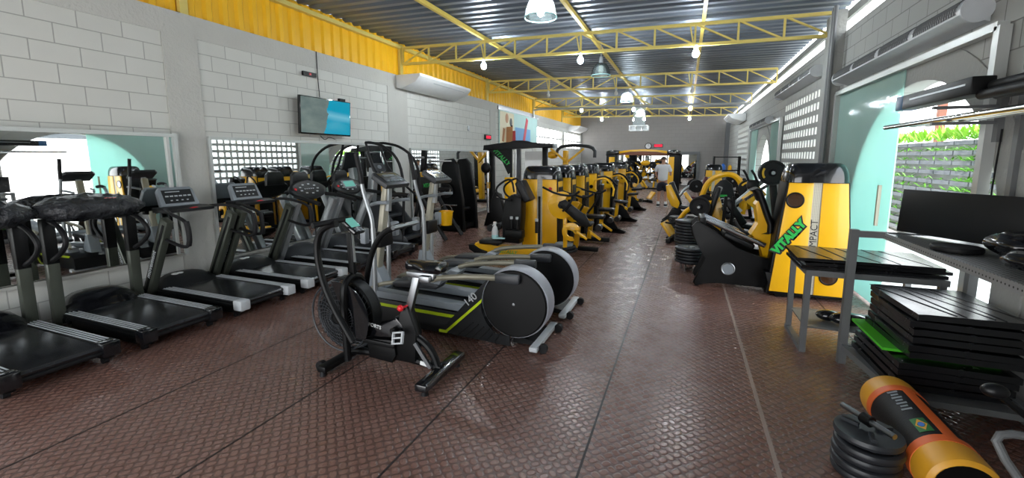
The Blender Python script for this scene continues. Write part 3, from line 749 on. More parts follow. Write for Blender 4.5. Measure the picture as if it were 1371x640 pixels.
# third model: silver uprights, rounded console with a tall back
def treadmill_silver(loc, label):
    t = thing('treadmill', loc, label, 'treadmill', 'treadmills facing the mirrors'); tread_common(t, True); motor_cover(t, .33, 'darkgrey')
    for s in (-1, 1):
        MB().bar((-.78, s*.36, .10), (-.30, s*.36, 1.06), .09, .12, .012).build('upright', 'silver', t)
        MB().tube([(-.40, s*.3, 1.12), (-.2, s*.36, 1.10), (.02, s*.37, 1.06), (.14, s*.37, 1.03)], .03, 10, 2).build('handrail', 'rubber', t)
    rings = []
    for sc_, dx in ((.2, -.02), (.9, -.035), (1., -.02), (1., .02), (.86, .035), (.8, .03)):
        rings.append([(dx, sc_*.33*math.cos(a)*(1+.08*math.cos(2*a)), .17*sc_*math.sin(a)) for a in [2*PI*k/28 for k in range(28)]])
    c = MB().loft(rings).build('console', 'charcoal', t, 40); c.location = (-.46, 0, 1.20); c.rotation_euler = (0, -R(35), 0)
    m = MB()
    for k in range(9):
        a = 2*PI*k/9; m.box((.036, .17*math.cos(a), .085*math.sin(a)), (.004, .04, .018))
    for k in range(5): m.box((.036, -.08+.04*k, 0), (.004, .02, .014))
    m.build('buttons', 'lightgrey', c); MB().ball((.04, -.26, 0), (.01, .022, .022)).build('stop_button', 'red', c)
    MB().prism([(-.17, 0), (.17, 0), (.15, .17), (.10, .22), (-.10, .22), (-.15, .17)], 'x', -.04, .03, .02).build('reading_rack', 'blacksoft', t, loc=(-.62, 0, 1.26))
    return t
tS = treadmill_silver((-5.03, 5.20, 0), 'treadmill with rounded black console and silver uprights, right behind the air bike console')
t2 = copy_tree(tS, (-5.03, 6.08, 0), 'treadmill with bright tilted display and silver uprights, next to the arched stair climber')
for ch in kids(t2):
    if ch.name.startswith('console'):
        s_ = MB().box((.045, 0, .02), (.02, .3, .16), bev=.01).build('display', 'grey', ch); MB().box((.056, 0, .02), (.004, .24, .11)).build('lit_screen', 'lcd', s_)

# ------------------------------------------------------------------ stair climber with arched handrails
t = thing('stair_climber', (-5.2, 6.95, 0), 'black stair climber with tall arched handrails in front of the left mirror', 'stair climber')
for s in (-1, 1):
    MB().tube([(-.42, s*.2, 1.98), (-.30, s*.22, 1.985), (.05, s*.25, 1.91), (.37, s*.27, 1.66), (.46, s*.27, 1.2), (.42, s*.27, .62), (.40, s*.27, .1)], .026, 9, 2).build('arched_rail', 'rubber', t)
    MB().tube([(-.42, s*.2, 1.98), (-.36, s*.2, 1.78), (-.25, s*.22, 1.49), (.05, s*.25, 1.2), (.44, s*.26, .92)], .022, 8, 2).build('handrail', 'rubber', t)
    MB().prism([(-.6, .04), (.5, .04), (.5, .18), (-.1, .85), (-.6, .95)], 'y', s*.27-.02, s*.27+.02, .008).build('side_panel', 'darkgrey', t)
MB().tube([(-.42, -.2, 1.98), (-.42, .2, 1.98)], .024, 8).build('top_bar', 'rubber', t)
for k in range(4): MB().box((.36-.2*k, 0, .2+.2*k), (.22, .5, .05), bev=.008).build('step', 'darkgrey', t)
MB().bar((-.55, 0, .5), (-.42, 0, 1.5), .12, .14, .01).build('console_post', 'silver', t)
c = MB().box((0, 0, 0), (.06, .36, .42), bev=.03).build('console', 'darkgrey', t); c.location = (-.36, 0, 1.62); c.rotation_euler = (0, -R(22), 0)
MB().box((.033, 0, .06), (.004, .26, .2)).build('screen', 'glossblack', c); MB().ball((.035, .0, -.12), (.01, .06, .04)).build('keypad', 'grey', c)
MB().box((-.1, 0, .03), (1.1, .62, .06), bev=.01).build('base', 'black', t)

# ================================================================== air bike in the foreground
t = thing('air_bike', (-2.1, 2.76, 0), 'black air bike with caged fan wheel, alone in the foreground', 'exercise bike')
X = lambda x, z, y=0: (x+2.1, y, z)
MB().box((-.47, 0, .055), (.085, .62, .05), bev=.01).build('front_stabiliser', 'black', t)
for s in (-1, 1):
    MB().cyl((-.53, s*.24-.02, .045), (-.53, s*.24+.02, .045), .045, n=18).build('transport_wheel', 'rubber', t)
    MB().cyl((.43, s*.24, 0), (.43, s*.24, .05), .028, .02, 14).build('levelling_foot', 'rubber', t)
    MB().cyl((-.47, s*.29, 0), (-.47, s*.29, .04), .028, .02, 14).build('levelling_foot', 'rubber', t)
MB().box((.43, 0, .075), (.10, .60, .055), bev=.012).build('rear_stabiliser', 'glossblack', t)
MB().box((.475, 0, .10), (.012, .56, .018)).build('stabiliser_strip', 'steel', t)
MB().tube([(-.47, 0, .09), (-.30, 0, .11), (.0, 0, .12), (.2, 0, .12), (.43, 0, .09)], .032, 10, 2).build('base_beam', 'black', t)
MB().bar((.26, -.032, .122), (.34, -.032, .11), .008, .03).build('white_sticker', 'whiteink', t)
MB().tube([(.02, 0, .37), (.16, 0, .33), (.28, 0, .28), (.36, 0, .2), (.40, 0, .09)], .030, 10, 2).build('bent_tube', 'black', t)
# fan wheel with cage
fc = (-.47, 0, .41)
f = MB().ring((fc[0], -.085, fc[2]), .285, .008, 'y', 44).ring((fc[0], .085, fc[2]), .285, .008, 'y', 44).ring((fc[0], 0, fc[2]), .30, .012, 'y', 48)
for s in (-1, 1):
    for rr in (.07, .11, .145, .18, .215, .25): f.ring((fc[0], s*(.125-.10*(rr/.30)**2), fc[2]), rr, .0036, 'y', 36, 4)
    for k in range(36):
        a0 = 2*PI*k/36; f.tube([(fc[0]+r_*math.cos(a0+.9*r_/.285), s*(.125-.10*(r_/.30)**2), fc[2]+r_*math.sin(a0+.9*r_/.285)) for r_ in (.05, .11, .17, .23, .285)], .0036, 4)
cage = f.build('fan_cage', 'darkgrey', t)
f = MB()
for k in range(9):
    a = 2*PI*k/9; f.bar((fc[0]+.05*math.cos(a), 0, fc[2]+.05*math.sin(a)), (fc[0]+.25*math.cos(a), 0, fc[2]+.25*math.sin(a)), .10, .012, up=(0, 1, 0))
f.build('fan_blades', 'charcoal', t)
MB().lathe([(.06, -.03), (.20, -.035), (.262, -.02), (.262, .02), (.2, .035), (.06, .03)], fc, 'y', 40).build('fan_wheel', 'black', t)
MB().cyl((fc[0], -.11, fc[2]), (fc[0], .11, fc[2]), .055, n=20).build('fan_hub', 'black', t)
# dark shroud over the rear half of the fan
p = [(fc[0]+.302*math.cos(R(a)), fc[2]+.302*math.sin(R(a))) for a in range(-30, 101, 10)]
MB().prism(p+[(-.44, .5), (-.38, .42), (-.30, .26)], 'y', -.10, -.094).build('fan_shroud', 'glossblack', t)
MB().prism([(fc[0]+.318*math.cos(R(a)), fc[2]+.318*math.sin(R(a))) for a in range(-30, 101, 8)]+[(fc[0]+.304*math.cos(R(a)), fc[2]+.304*math.sin(R(a))) for a in range(100, -31, -8)], 'y', -.045, .045).build('fan_guard', 'black', t)
# fork around the fan
for s in (-1, 1): MB().tube([(-.36, s*.13, .08), (-.37, s*.135, .40), (-.385, s*.12, .64), (-.385, s*.08, .72), (-.385, 0, .745)], .03, 9, 2).build('fan_fork', 'black', t)
MB().bar((-.385, 0, .73), (-.40, 0, 1.10), .035, .05, .006).build('console_post', 'black', t); MB().bar((-.368, 0, .86), (-.385, 0, 1.10), .02, .03).build('post_slider', 'steel', t)
c = MB().box((0, 0, 0), (.035, .13, .19), bev=.012).build('console', 'glossblack', t); c.location = (-.37, 0, 1.16); c.rotation_euler = (0, -R(52), 0)
MB().box((.019, 0, .015), (.003, .095, .10)).build('lcd_screen', 'lcd', c)
m = MB()
for i in (-1, 0, 1): m.box((.019, .03*i, -.06), (.004, .02, .014)); m.box((.019, .03*i, -.08), (.004, .02, .01))
m.build('buttons', 'grey', c)
# swing arms
ay = -.24
MB().tube([X(-2.30, .30, ay), X(-2.37, .40, ay), X(-2.47, .54, ay), X(-2.575, .76, ay), X(-2.615, .99, ay), X(-2.575, 1.14, ay), X(-2.47, 1.20, ay), X(-2.40, 1.21, ay)], .026, 10, 2).build('swing_arm', 'black', t)
MB().cyl(X(-2.47, 1.215, ay-.16), X(-2.42, 1.23, ay+.10), .021, n=14).build('handgrip', 'rubber', t)
ay = .24
MB().tube([X(-2.58, .34, ay), X(-2.575, .46, ay), X(-2.55, .67, ay), X(-2.48, .91, ay), X(-2.36, 1.07, ay), X(-2.2, 1.135, ay), X(-2.13, 1.14, ay)], .026, 10, 2).build('swing_arm', 'black', t)
MB().cyl(X(-2.16, 1.14, ay-.13), X(-2.12, 1.15, ay+.16), .019, n=14).build('handgrip', 'steel', t)
# drive case, crank, pedals
MB().prism([(-.36, .38), (-.2, .34), (-.02, .40), (.06, .46), (.12, .40), (.12, .33), (.02, .30), (-.34, .24)], 'y', -.05, .05, .01).build('drive_case', 'glossblack', t)
MB().prism([(-.20, .10), (.02, .09), (.06, .16), (.04, .28), (-.22, .26)], 'y', -.07, .07, .01).build('lower_case', 'black', t)
MB().bar((-.38, -.08, .25), (.06, -.08, .24), .02, .035, .004).build('link_bar', 'black', t)
text('PRO SPORTS', 'lettering', 'whiteink', t, (-.20, -.0525, .375), (R(90), R(8), 0), .042)
MB().prism([(.0, .10), (.22, .12), (.235, .36), (.16, .56), (.10, .56), (.06, .34)], 'y', -.045, .045, .012).build('seat_tube_cover', 'black', t)
MB().cyl((.06, -.1, .37), (.06, .1, .37), .026, n=16).bar((.06, -.1, .37), (.16, -.1, .36), .02, .03).bar((.06, .1, .37), (-.03, .1, .39), .02, .03).build('crank', 'black', t)
for s, px, pz in ((-1, .16, .36), (1, -.03, .39)):
    m = MB()
    for q in (-.04, 0, .04): m.box((0, q, 0), (.085, .010, .02))
    for q in (-.042, .042): m.box((q, 0, 0), (.012, .09, .02))
    pd = m.build('pedal', 'lightgrey' if s < 0 else 'darkgrey', t); pd.location = (px, s*.17, pz); pd.rotation_euler = (R(62) if s < 0 else 0, R(-12), 0)
MB().bar((.145, 0, .50), (.235, 0, .80), .045, .055, .004).build('seat_post', 'steel', t)
MB().bar((.225, -.045, .28), (.36, -.045, .10), .02, .03).build('rear_stay', 'steel', t)
MB().ball((.12, -.07, .555), .026, 12).cyl((.12, -.07, .555), (.15, -.02, .56), .01).build('adjust_knob', 'red', t)
MB().box((.27, 0, .815), (.24, .05, .045), bev=.006).box((.33, -.02, .80), (.09, .09, .05), bev=.01).build('seat_slider', 'steel', t)
rings = []
for k in range(11):
    u = k/10; x = .15+.30*u; w = .125*(1-.78*min(1, max(0, (u-.3)/.5))**.8)*(1 if u > .1 else .72) if False else 0
prof = [(-.17, .055, .0), (-.15, .105, .02), (-.09, .125, .03), (-.02, .105, .026), (.05, .06, .022), (.11, .04, .018), (.15, .034, .012), (.165, .015, 0.)]
for x, w, h in prof:
    rings.append([(.30-x*1.0-.0, w*math.cos(a), .876+h*.4+(.055 if math.sin(a) > 0 else .05)*math.sin(a)*(.8 if abs(x) < .16 else .4)) for a in [2*PI*k/16 for k in range(16)]])
MB().loft(rings).build('saddle', 'glossblack', t, 50)

# ================================================================== two ellipticals
def elliptical(loc, label):
    t = thing('elliptical_trainer', loc, label, 'elliptical trainer', 'rear drive ellipticals')
    # local origin = (-2.0, yc); x along the room width, front = -x
    MB().prism([(-1.08, .04), (.30, .04), (.28, .18), (.10, .26), (-.95, .30), (-1.08, .22)], 'y', -.27, .27, .01).build('lower_body', 'charcoal', t)
    for s in (-1, 1):
        MB().prism([(-.98, .255), (.06, .235), (.02, .205), (-.94, .225)], 'y', s*.272-.004, s*.272+.004).build('lime_stripe', 'lime', t)
        MB().prism([(-.95, .30), (.14, .27), (.20, .33), (-.93, .37)], 'y', s*.20-.06, s*.20+.06, .006).build('foot_track', 'grey', t)
        # rear fairing panel, lime edge and louvers
        pa = [(-.06, .035), (.64, .03), (.70, .1)]+[(.67+.335*math.cos(R(a)), .40+.335*math.sin(R(a))) for a in (250, 220, 190, 160)]+[(.42, .60), (.08, .10)]
        pa = [(-.10, .06), (.62, .03), (.62, .12)]+[(.67+.335*math.cos(R(a)), .40+.335*math.sin(R(a))) for a in (235, 215, 195, 175, 155, 140)]+[(.40, .62)]
        MB().prism(pa, 'y', s*.285-.008, s*.285+.008).build('rear_fairing', 'charcoal', t)
        MB().prism([(-.10, .06), (-.02, .06), (.345, .40), (.35, .435), (-.03, .085), (-.10, .085)], 'y', s*.296-.004, s*.296+.004).build('lime_edge', 'lime', t)
        lv = MB()
        for k in range(6): lv.bar((.10+.075*k, s*.295, .055), (.26+.055*k, s*.295, .20-.012*k), .012, .012)
        lv.build('louvers', 'black', t)
        if s < 0: text('140', 'lettering', 'lightgrey', t, (.235, -.296, .415), (R(90), -R(43), 0), .10)
    MB().prism([(.62, .03), (.86, .03), (.86, .06), (.62, .10)], 'y', -.2, .2).build('rear_frame', 'black', t)
    # drum
    DC = (.66, 0, .425)
    MB().lathe([(.0005, -.30), (.29, -.30), (.303, -.292), (.303, -.25)], DC, 'y', 44).build('drum_face', 'black', t, 30)
    MB().lathe([(.304, -.285), (.312, -.28), (.317, -.26), (.317, -.11), (.308, -.092), (.292, -.085), (.0005, -.085)], DC, 'y', 44).build('drum_rim', 'rimgrey', t, 30)
    MB().lathe([(.0005, -.307), (.012, -.306), (.014, -.299)], DC, 'y', 12).build('hub_cap', 'steel', t)
    f = MB().box((.85, 0, .045), (.075, .66, .045), bev=.01).build('rear_foot_bar', 'lightgrey', t)
    for s in (-1, 1): MB().cyl((.92, s*.25-.02, .04), (.92, s*.25+.02, .04), .04, n=18).build('transport_wheel', 'rubber', t)
    MB().box((-1.0, 0, .03), (.09, .6, .05), bev=.01).build('front_foot_bar', 'lightgrey', t)
    # pedal arms and foot plates
    for s, za, zb, xa in ((-1, .66, .56, .66), (1, .66, .56, .62)):
        y = s*.325 if s < 0 else .24
        MB().tube([(xa, y, za), (.30, y, za-.015), (-.05, y, zb+.04), (-.16, y-.02*s, zb)], .026, 10, 1).build('pedal_arm', 'armpaint', t)
        MB().bar((xa+.07, y, za), (xa-.16, y, za-.005), .07, .085, .018).build('crank_joint', 'darkgrey', t)
        y2 = s*.17
        MB().prism([(-.62, .43), (-.16, .45), (-.12, .49), (-.18, .52), (-.60, .50), (-.66, .47)], 'y', y2-.085, y2+.085, .012).build('foot_plate', 'darkgrey', t)
        MB().prism([(-.24, .515), (-.12, .50), (-.09, .545), (-.20, .56)], 'y', y2-.085, y2+.085, .008).build('heel_block', 'grey', t)
        MB().tube([(-.62, y2, .46), (-.85, y2+.04*s, .42), (-.95, s*.25, .36)], .022, 8, 1).build('link_arm', 'armpaint', t)
    # mast, console
    MB().prism([(-1.12, .28), (-.90, .28), (-.88, .34), (-1.0, .56), (-1.06, .56)], 'y', -.07, .07, .012).build('mast_base', 'grey', t)
    MB().bar((-1.04, 0, .4), (-.87, 0, 1.40), .09, .06, .012).build('mast', 'beige', t); MB().bar((-.87, 0, 1.15), (-.85, 0, 1.42), .05, .06).build('console_neck', 'silver', t)
    c = MB().prism([(-.19, -.11), (.19, -.11), (.20, .08), (.16, .12), (-.16, .12), (-.20, .08)], 'x', -.03, .025, .014).build('console', 'darkgrey', t); c.location = (-.82, 0, 1.47); c.rotation_euler = (0, -R(58), 0)
    MB().box((.028, 0, .01), (.004, .30, .15)).build('screen', 'glossblack', c)
    mm = MB()
    for k in range(5): mm.box((.0315, -.1+.05*k, -.05), (.003, .03, .012))
    mm.box((.0315, 0, .04), (.003, .18, .03)); mm.build('display_digits', 'grey', c)
    MB().box((-.94, 0, .85), (.10, .22, .16), bev=.02).build('mast_joint', 'black', t)
    # swing arms
    y = -.25
    MB().tube([(-.87, y, .30), (-.86, y, .82), (-.865, y, 1.0)], .026, 10).build('swing_lever', 'silver', t)
    MB().tube([(-.865, y, .98), (-.87, y, 1.10), (-.935, y, 1.27), (-.97, y, 1.40), (-.985, y, 1.53), (-1.03, y, 1.74)], .021, 10, 2).build('swing_handle', 'silver', t)
    MB().tube([(-.975, y, 1.44), (-.985, y, 1.53), (-1.03, y, 1.74)], .025, 10, 1).build('handgrip', 'rubber', t)
    y = .25
    MB().tube([(-1.08, y, .25), (-1.07, y, .71), (-1.06, y, .98)], .026, 10).build('swing_lever', 'silver', t)
    MB().tube([(-1.06, y, .96), (-1.08, y, 1.14), (-1.03, y, 1.27), (-.90, y, 1.305), (-.78, y, 1.29)], .021, 10, 2).build('swing_handle', 'silver', t)
    MB().tube([(-1.0, y, 1.285), (-.90, y, 1.305), (-.78, y, 1.29)], .025, 10, 1).build('handgrip', 'rubber', t)
    
    for s in (-1, 1): MB().tube([(-.98, s*.12, 1.22), (-.86, s*.17, 1.25), (-.72, s*.19, 1.26)], .018, 8, 1).build('fixed_handle', 'grey', t)
    for s in (-1, 1): MB().box((-.97, s*.25, .92), (.07, .07, .16), bev=.015).build('lever_joint', 'grey', t)
    return t
eA = elliptical((-2.0, 3.74, 0), 'dark grey elliptical with lime trim, right behind the air bike saddle')
copy_tree(eA, (-1.98, 4.62, 0), 'dark grey elliptical with lime trim, second one, before the yellow seated machine')
# ================================================================== parts shared by the strength machines
def pad(t, c, d, rot, name='seat', mat='blacksoft', bev=.025):
    o = MB().box((0, 0, 0), d, bev=bev, seg=3).build(name, mat, t); o.location = c; o.rotation_euler = rot; return o
def roller(t, p0, p1, r=.055, mat='blacksoft'): return MB().cyl(p0, p1, r, n=18).build('roller_pad', mat, t)
def disc_part(t, c, r, th, axis='y', name='weight_plate', mat='rubber'):
    h = th/2
    o = MB().lathe([(.02, -h*.6), (r*.25, -h), (r*.3, -h*.6), (r*.78, -h*.6), (r*.84, -h), (r*.97, -h), (r, -h*.5), (r, h*.5), (r*.97, h), (r*.84, h), (r*.78, h*.6), (r*.3, h*.6), (r*.25, h), (.02, h*.6)], c, axis, 28).build(name, mat, t)
    return o
def cam(t, c, r, mat='yellow', hole=True):
    pts = arc(0, 0, r, 60, 330, 22)+arc(0, 0, r*.32, 330, 60, 1)
    m = MB().prism(pts, 'y', -.02, .02, .004); o = m.build('cam_disc', mat, t); o.location = c
    MB().cyl((0, -.03, 0), (0, .03, 0), r*.25, n=16).build('cam_hub', 'black', o); return o
def tower(t, x, y, wb, wt, h, dep, lean=0, logo=None):
    """weight stack housing, front towards -y: black shell, two yellow panels, perforated strip, domed cap"""
    hc = h*.86
    MB().prism([(x-wb/2-.025, .03), (x+wb/2+.025, .03), (x+wt/2+.025+lean, hc), (x-wt/2-.025+lean, hc)], 'y', y-dep/2+.03, y+dep/2, .02).build('housing', 'black', t)
    g = .05
    def xe(s, z): return x+s*(wb/2+(wt/2-wb/2)*z/hc)+lean*z/hc
    def xm(z): return x+lean*z/hc
    for s in (-1, 1):
        a, b = .07, hc-.005
        pts = [(xm(a)+s*g, a), (xe(s, a), a), (xe(s, b), b), (xm(b)+s*g*.9, b)]
        MB().prism(pts, 'y', y-dep/2, y-dep/2+.035, .006).build('front_panel', 'yellow', t)
        MB().prism([(y-dep/2+.04, .1), (y+dep/2-.05, .1), (y+dep/2-.05, hc-.04), (y-dep/2+.04, hc-.04)], 'x', xe(s, .6)-.004+s*.012, xe(s, .6)+.004+s*.012).build('side_panel', 'yellow', t) if abs(wb-wt) < .08 else None
    MB().prism([(xm(.07)-g, .07), (xm(.07)+g, .07), (xm(hc)+g*.9, hc), (xm(hc)-g*.9, hc)], 'y', y-dep/2+.012, y-dep/2+.03).build('centre_strip', 'perfwhite', t)
    rings = []
    for k in range(9):
        a = k/8*PI/2; q = math.cos(a)**.55; z = hc+(h-hc)*math.sin(a)
        ww = (wt/2+.035)*(.55+.45*q); dd = (dep/2+.03)*(.5+.5*q)
        rings.append([(x+lean+ww*(abs(math.cos(p))**.5)*(1 if math.cos(p) >= 0 else -1), y+dd*(abs(math.sin(p))**.5)*(1 if math.sin(p) >= 0 else -1), z) for p in [2*PI*j/28 for j in range(28)]])
    MB().loft(rings).build('top_cap', 'glossblack', t, 50)
def boot(t, pts, y0, y1, mat='black', name='foot_panel'): return MB().prism(pts, 'y', y0, y1, .012).build(name, mat, t)

# ------------------------------------------------------------------ nearest yellow seated machine
t = thing('weight_machine', (-2.27, 7.1, 0), 'yellow seated weight machine nearest the ellipticals, with a spray bottle on its low seat', 'weight machine', 'yellow weight machines')
tower(t, 0, .12, .62, .58, 1.56, .36)
ws = MB().box((0, -.07, .55), (.035, .02, 1.0)).build('weight_stack', 'black', t)
MB().prism([(-.95, .07), (-.80, .06), (.45, .04), (.60, .10), (.56, .17), (.30, .20), (-.60, .23), (-1.0, .26), (-1.05, .2)], 'y', -.50, -.30, .012).build('base_beam', 'yellow', t)
boot(t, [(-.74, .02), (-.92, .03), (-1.12, .14), (-1.13, .22), (-1.03, .23), (-.92, .16), (-.78, .13)], -.52, -.28)
MB().box((0, -.1, .10), (.3, .5, .08)).build('base_cross', 'yellow', t)
text('VITALLY', 'lettering', 'green', t, (-.40, -.507, .145), (R(90), 0, 0), .085, shear=.3)
pad(t, (-.70, -.42, .30), (.42, .30, .07), (0, R(-2), 0)); MB().bar((-.66, -.42, .2), (-.66, -.42, .28), .1, .12).build('seat_post', 'black', t)
MB().prism([(-.50, .3), (-.20, .3), (-.17, .75), (-.16, 1.05), (-.34, 1.10), (-.46, 1.0), (-.50, .7)], 'y', -.52, -.28, .02).build('column', 'black', t)
pad(t, (-.13, -.42, 1.16), (.12, .30, .36), (0, R(-28), 0), 'back_pad')
for s in (-1, 1):
    y = -.42+.16*s
    MB().tube([(-.32, y, 1.02), (-.52, y, 1.04), (-.60, y, 1.20), (-.42, y, 1.34), (-.30, y, 1.36), (-.26, y, 1.15)], .017, 8, 2).build('handle_loop', 'rubber', t)
for x, y in ((-.32, -.55), (-.22, -.56), (.10, -.52)):
    b = MB().cyl((x, y, .16 if x > 0 else .5), (x, y, .50 if x > 0 else .56), .018, n=12).build('peg_post', 'yellow' if x > 0 else 'black', t)
    MB().cyl((x, y, .50 if x > 0 else .56), (x, y, .68 if x > 0 else .70), .024, n=14).cyl((x, y, .68 if x > 0 else .70), (x, y, .715 if x > 0 else .735), .02, n=12).build('peg_grip', 'rubber', b)
    MB().cyl((x, y, .69 if x > 0 else .71), (x, y, .73 if x > 0 else .75), .027, n=14).build('peg_tip', 'lightgrey', b)
MB().box((-.26, -.55, .47), (.30, .16, .14), bev=.02).build('shin_block', 'black', t)
roller(t, (-.80, -.34, .50), (-.80, -.10, .50), .06); roller(t, (-.66, -.34, .53), (-.66, -.10, .53), .06)
MB().bar((-.73, -.2, .15), (-.73, -.2, .5), .06, .06).build('roller_post', 'black', t)
MB().cyl((.19, -.075, 1.18), (.19, -.085, 1.18), .03, n=18).build('badge', 'red', t)
for q, z in ((0, .19), (1, .235), (2, .275)): disc_part(t, (.46, -.16, z), (.23, .20, .15)[q], .04, 'z', 'stacked_plate', 'grey' if q == 2 else 'rubber')
cam(t, (.45, -.30, .94), .22)
MB().prism([(.42, 1.0), (.52, 1.04), (.86, .80), (.94, .66), (.88, .60), (.76, .66), (.46, .90)], 'y', -.38, -.33, .012).build('swing_lever', 'black', t)
MB().tube([(.12, -.26, 1.22), (.38, -.36, 1.12), (.66, -.40, 1.10), (.76, -.42, 1.18)], .018, 8, 1).tube([(.66, -.40, 1.10), (.60, -.42, .95), (.50, -.42, .86)], .018, 8, 1).build('handle', 'rubber', t)
MB().prism(arc(.62, .52, .15, 20, 290, 18)+arc(.62, .52, .085, 290, 20, 18), 'y', -.34, -.30, .004).build('hook_cam', 'yellow', t)
MB().bar((.52, -.28, .10), (.50, -.28, .94), .06, .06, .006).build('frame_post', 'yellow', t)
pad(t, (.80, -.42, .50), (.20, .20, .03), (0, R(35), R(20)), 'foot_plate', 'yellow', .006)
b = thing('spray_bottle', (-2.93, 6.66, .346), 'white spray bottle with pale blue liquid on the yellow machine seat', 'bottle')
MB().lathe([(.001, 0), (.055, 0), (.06, .02), (.058, .12), (.04, .19), (.02, .22), (.02, .25)], n=18).build('body', 'white', b); MB().lathe([(.001, .003), (.061, .004), (.061, .06), (.0595, .065)], n=18).build('liquid', 'aqua', b)
MB().box((0, 0, .265), (.06, .03, .04), bev=.006).bar((-.02, 0, .25), (-.045, 0, .21), .012, .012).build('trigger', 'white', b)
o = MB().box((-2.80, 6.58, .376), (.16, .12, .02), (0, 0, .3), bev=.008).build('folded_cloth', 'aqua'); tag(o, 'pale blue cloth on the seat beside the spray bottle', 'cloth')

# ------------------------------------------------------------------ the row of yellow machines behind it
def row_machine(loc, label, var):
    t = thing('weight_machine', loc, label, 'weight machine', 'yellow weight machines')
    r = random.Random(var)
    tower(t, 0, 0, .60, .56, 1.56, .36)
    MB().box((0, -.19, .55), (.03, .02, .95)).build('weight_stack', 'black', t)
    MB().box((.35, -.25, .07), (.95, .10, .08), bev=.01).build('base_beam', 'black', t)
    if var not in (2, 4): boot(t, [(.45, .0), (.95, .0), (1.0, .05), (.80, .10), (.62, .42), (.48, .46), (.42, .3)], -.30, -.24)
    MB().bar((.42, -.27, .08), (.46, -.27, .50), .07, .09, .006).build('seat_post', 'yellow', t)
    pad(t, (.55, -.27, .53), (.34, .30, .07), (0, R(r.choice((0, -6, 8))), 0))
    MB().bar((.28, -.25, .1), (.30, -.25, .95), .07, .08, .006).build('frame_post', 'black', t)
    if var in (2, 4):
        cam(t, (.15, -.42, .86), .25); cam(t, (.34, -.40, .55) if var == 4 else (.40, -.32, .74), .19)
        MB().tube([(.05, -.38, 1.15), (.35, -.40, 1.06), (.62, -.44, 1.0), (.76, -.46, 1.08)], .02, 8, 1).build('handle', 'rubber', t)
        MB().tube([(.62, -.44, 1.0), (.55, -.46, .8), (.42, -.46, .62)], .02, 8, 1).build('handle', 'rubber', t)
        p = pad(t, (.78, -.42, .36), (.22, .24, .04), (0, R(35), R(20)), 'foot_plate', 'yellow', .006)
        roller(t, (.86, -.52, .50), (.86, -.34, .50), .055, 'blacksoft')
        m = MB().prism(arc(.32, .30, .20, 20, 290, 18)+arc(.32, .30, .12, 290, 20, 18), 'y', -.40, -.36, .004).build('hook_cam', 'yellow', t)
    else:
        pad(t, (.38, -.27, .86), (.09, .28, .50), (0, R(8), 0), 'back_pad')
        MB().tube([(.30, -.25, 1.2), (.50, -.30, 1.25), (.72, -.42, 1.05), (.70, -.46, .85)], .022, 8, 1).build('press_arm', 'yellow', t)
        MB().tube([(.30, -.2, 1.25), (.52, -.1, 1.28), (.74, -.05, 1.05)], .022, 8, 1).build('press_arm', 'black', t)
        cam(t, (.20, -.35, 1.05), .16); roller(t, (.80, -.46, .34), (.80, -.12, .34), .06)
        MB().bar((.50, -.27, .45), (.80, -.28, .30), .05, .06).build('leg_arm', 'yellow', t)
    return t
for i, (x, y, v, lab) in enumerate(((-2.20, 7.95, 2, 'yellow cam machine with slanted black lever, second tower along the left row'),
        (-2.16, 8.95, 4, 'yellow cam machine with hook shaped cam, third tower along the left row'),
        (-2.16, 10.25, 3, 'yellow weight machine with upright back pad, fourth tower along the left row'),
        (-2.10, 12.2, 5, 'yellow weight machine with curved press arm, fifth tower along the left row'),
        (-2.08, 14.9, 7, 'yellow weight machine at the far end of the left row, by the black boot base'))):
    row_machine((x, y, 0), lab, v)

# ------------------------------------------------------------------ black dual tower with green lettering
t = thing('cable_tower', (-3.70, 9.95, 0), 'tall black cable tower with green lettering behind the nearest yellow machine', 'weight machine', 'black strength stations')
for x in (-.74, .62): MB().bar((x, 0, .05), (x, 0, 1.95), .09, .12, .01).build('post', 'black', t)
MB().cyl((-.80, -.12, .35), (-.80, -.12, 1.85), .045, n=16).build('chrome_column', 'chrome', t); MB().cyl((-.80, -.12, .95), (-.80, -.12, 1.10), .045, n=16).build('yellow_band', 'yellow', t)
MB().ball((-.82, -.22, 1.45), (.13, .06, .13), 18).build('pulley_cover', 'black', t)
MB().prism([(-.86, 1.90), (-.25, 1.92), (-.22, 1.35), (-.30, 1.30), (-.45, 1.60), (-.80, 1.85)], 'y', -.06, -.02).build('gusset_panel', 'black', t)
text('VITALLY', 'lettering', 'green', t, (-.48, -.064, 1.72), (R(90), R(42), 0), .15, shear=.25, off=.004)
rings = []
MB().prism([(-.90, 1.88), (-.88, 2.0), (-.3, 2.03), (-.1, 2.10), (.12, 2.10), (.30, 2.03), (.85, 2.02), (.88, 1.92), (.30, 1.93), (-.25, 1.90)], 'y', -.22, .22, .03).build('roof_cowl', 'black', t)
MB().bar((-.02, -.05, .1), (-.02, -.05, 1.9), .10, .08).build('centre_post', 'darkgrey', t); MB().bar((-.22, -.05, .1), (-.22, -.05, 1.9), .05, .05).build('centre_post', 'black', t)
for x in (-.14, -.08): MB().cyl((x, -.06, .4), (x, -.06, 1.9), .012, n=8).build('guide_rod', 'chrome', t)
MB().box((.32, .02, 1.25), (.42, .02, 1.2)).build('clear_guard', 'towel', t)
MB().box((-.22, -.09, .85), (.30, .05, .75), bev=.008).build('stack_cover', 'yellow', t)
MB().prism([(-.95, .0), (-.42, .0), (-.42, .40), (-.52, .80), (-.66, .86), (-.80, .5)], 'y', -.1, .1, .02).build('side_panel', 'black', t)
MB().prism([(-.42, .0), (.75, .0), (.7, .3), (-.42, .34)], 'y', -.1, .1, .02).build('base_panel', 'black', t)
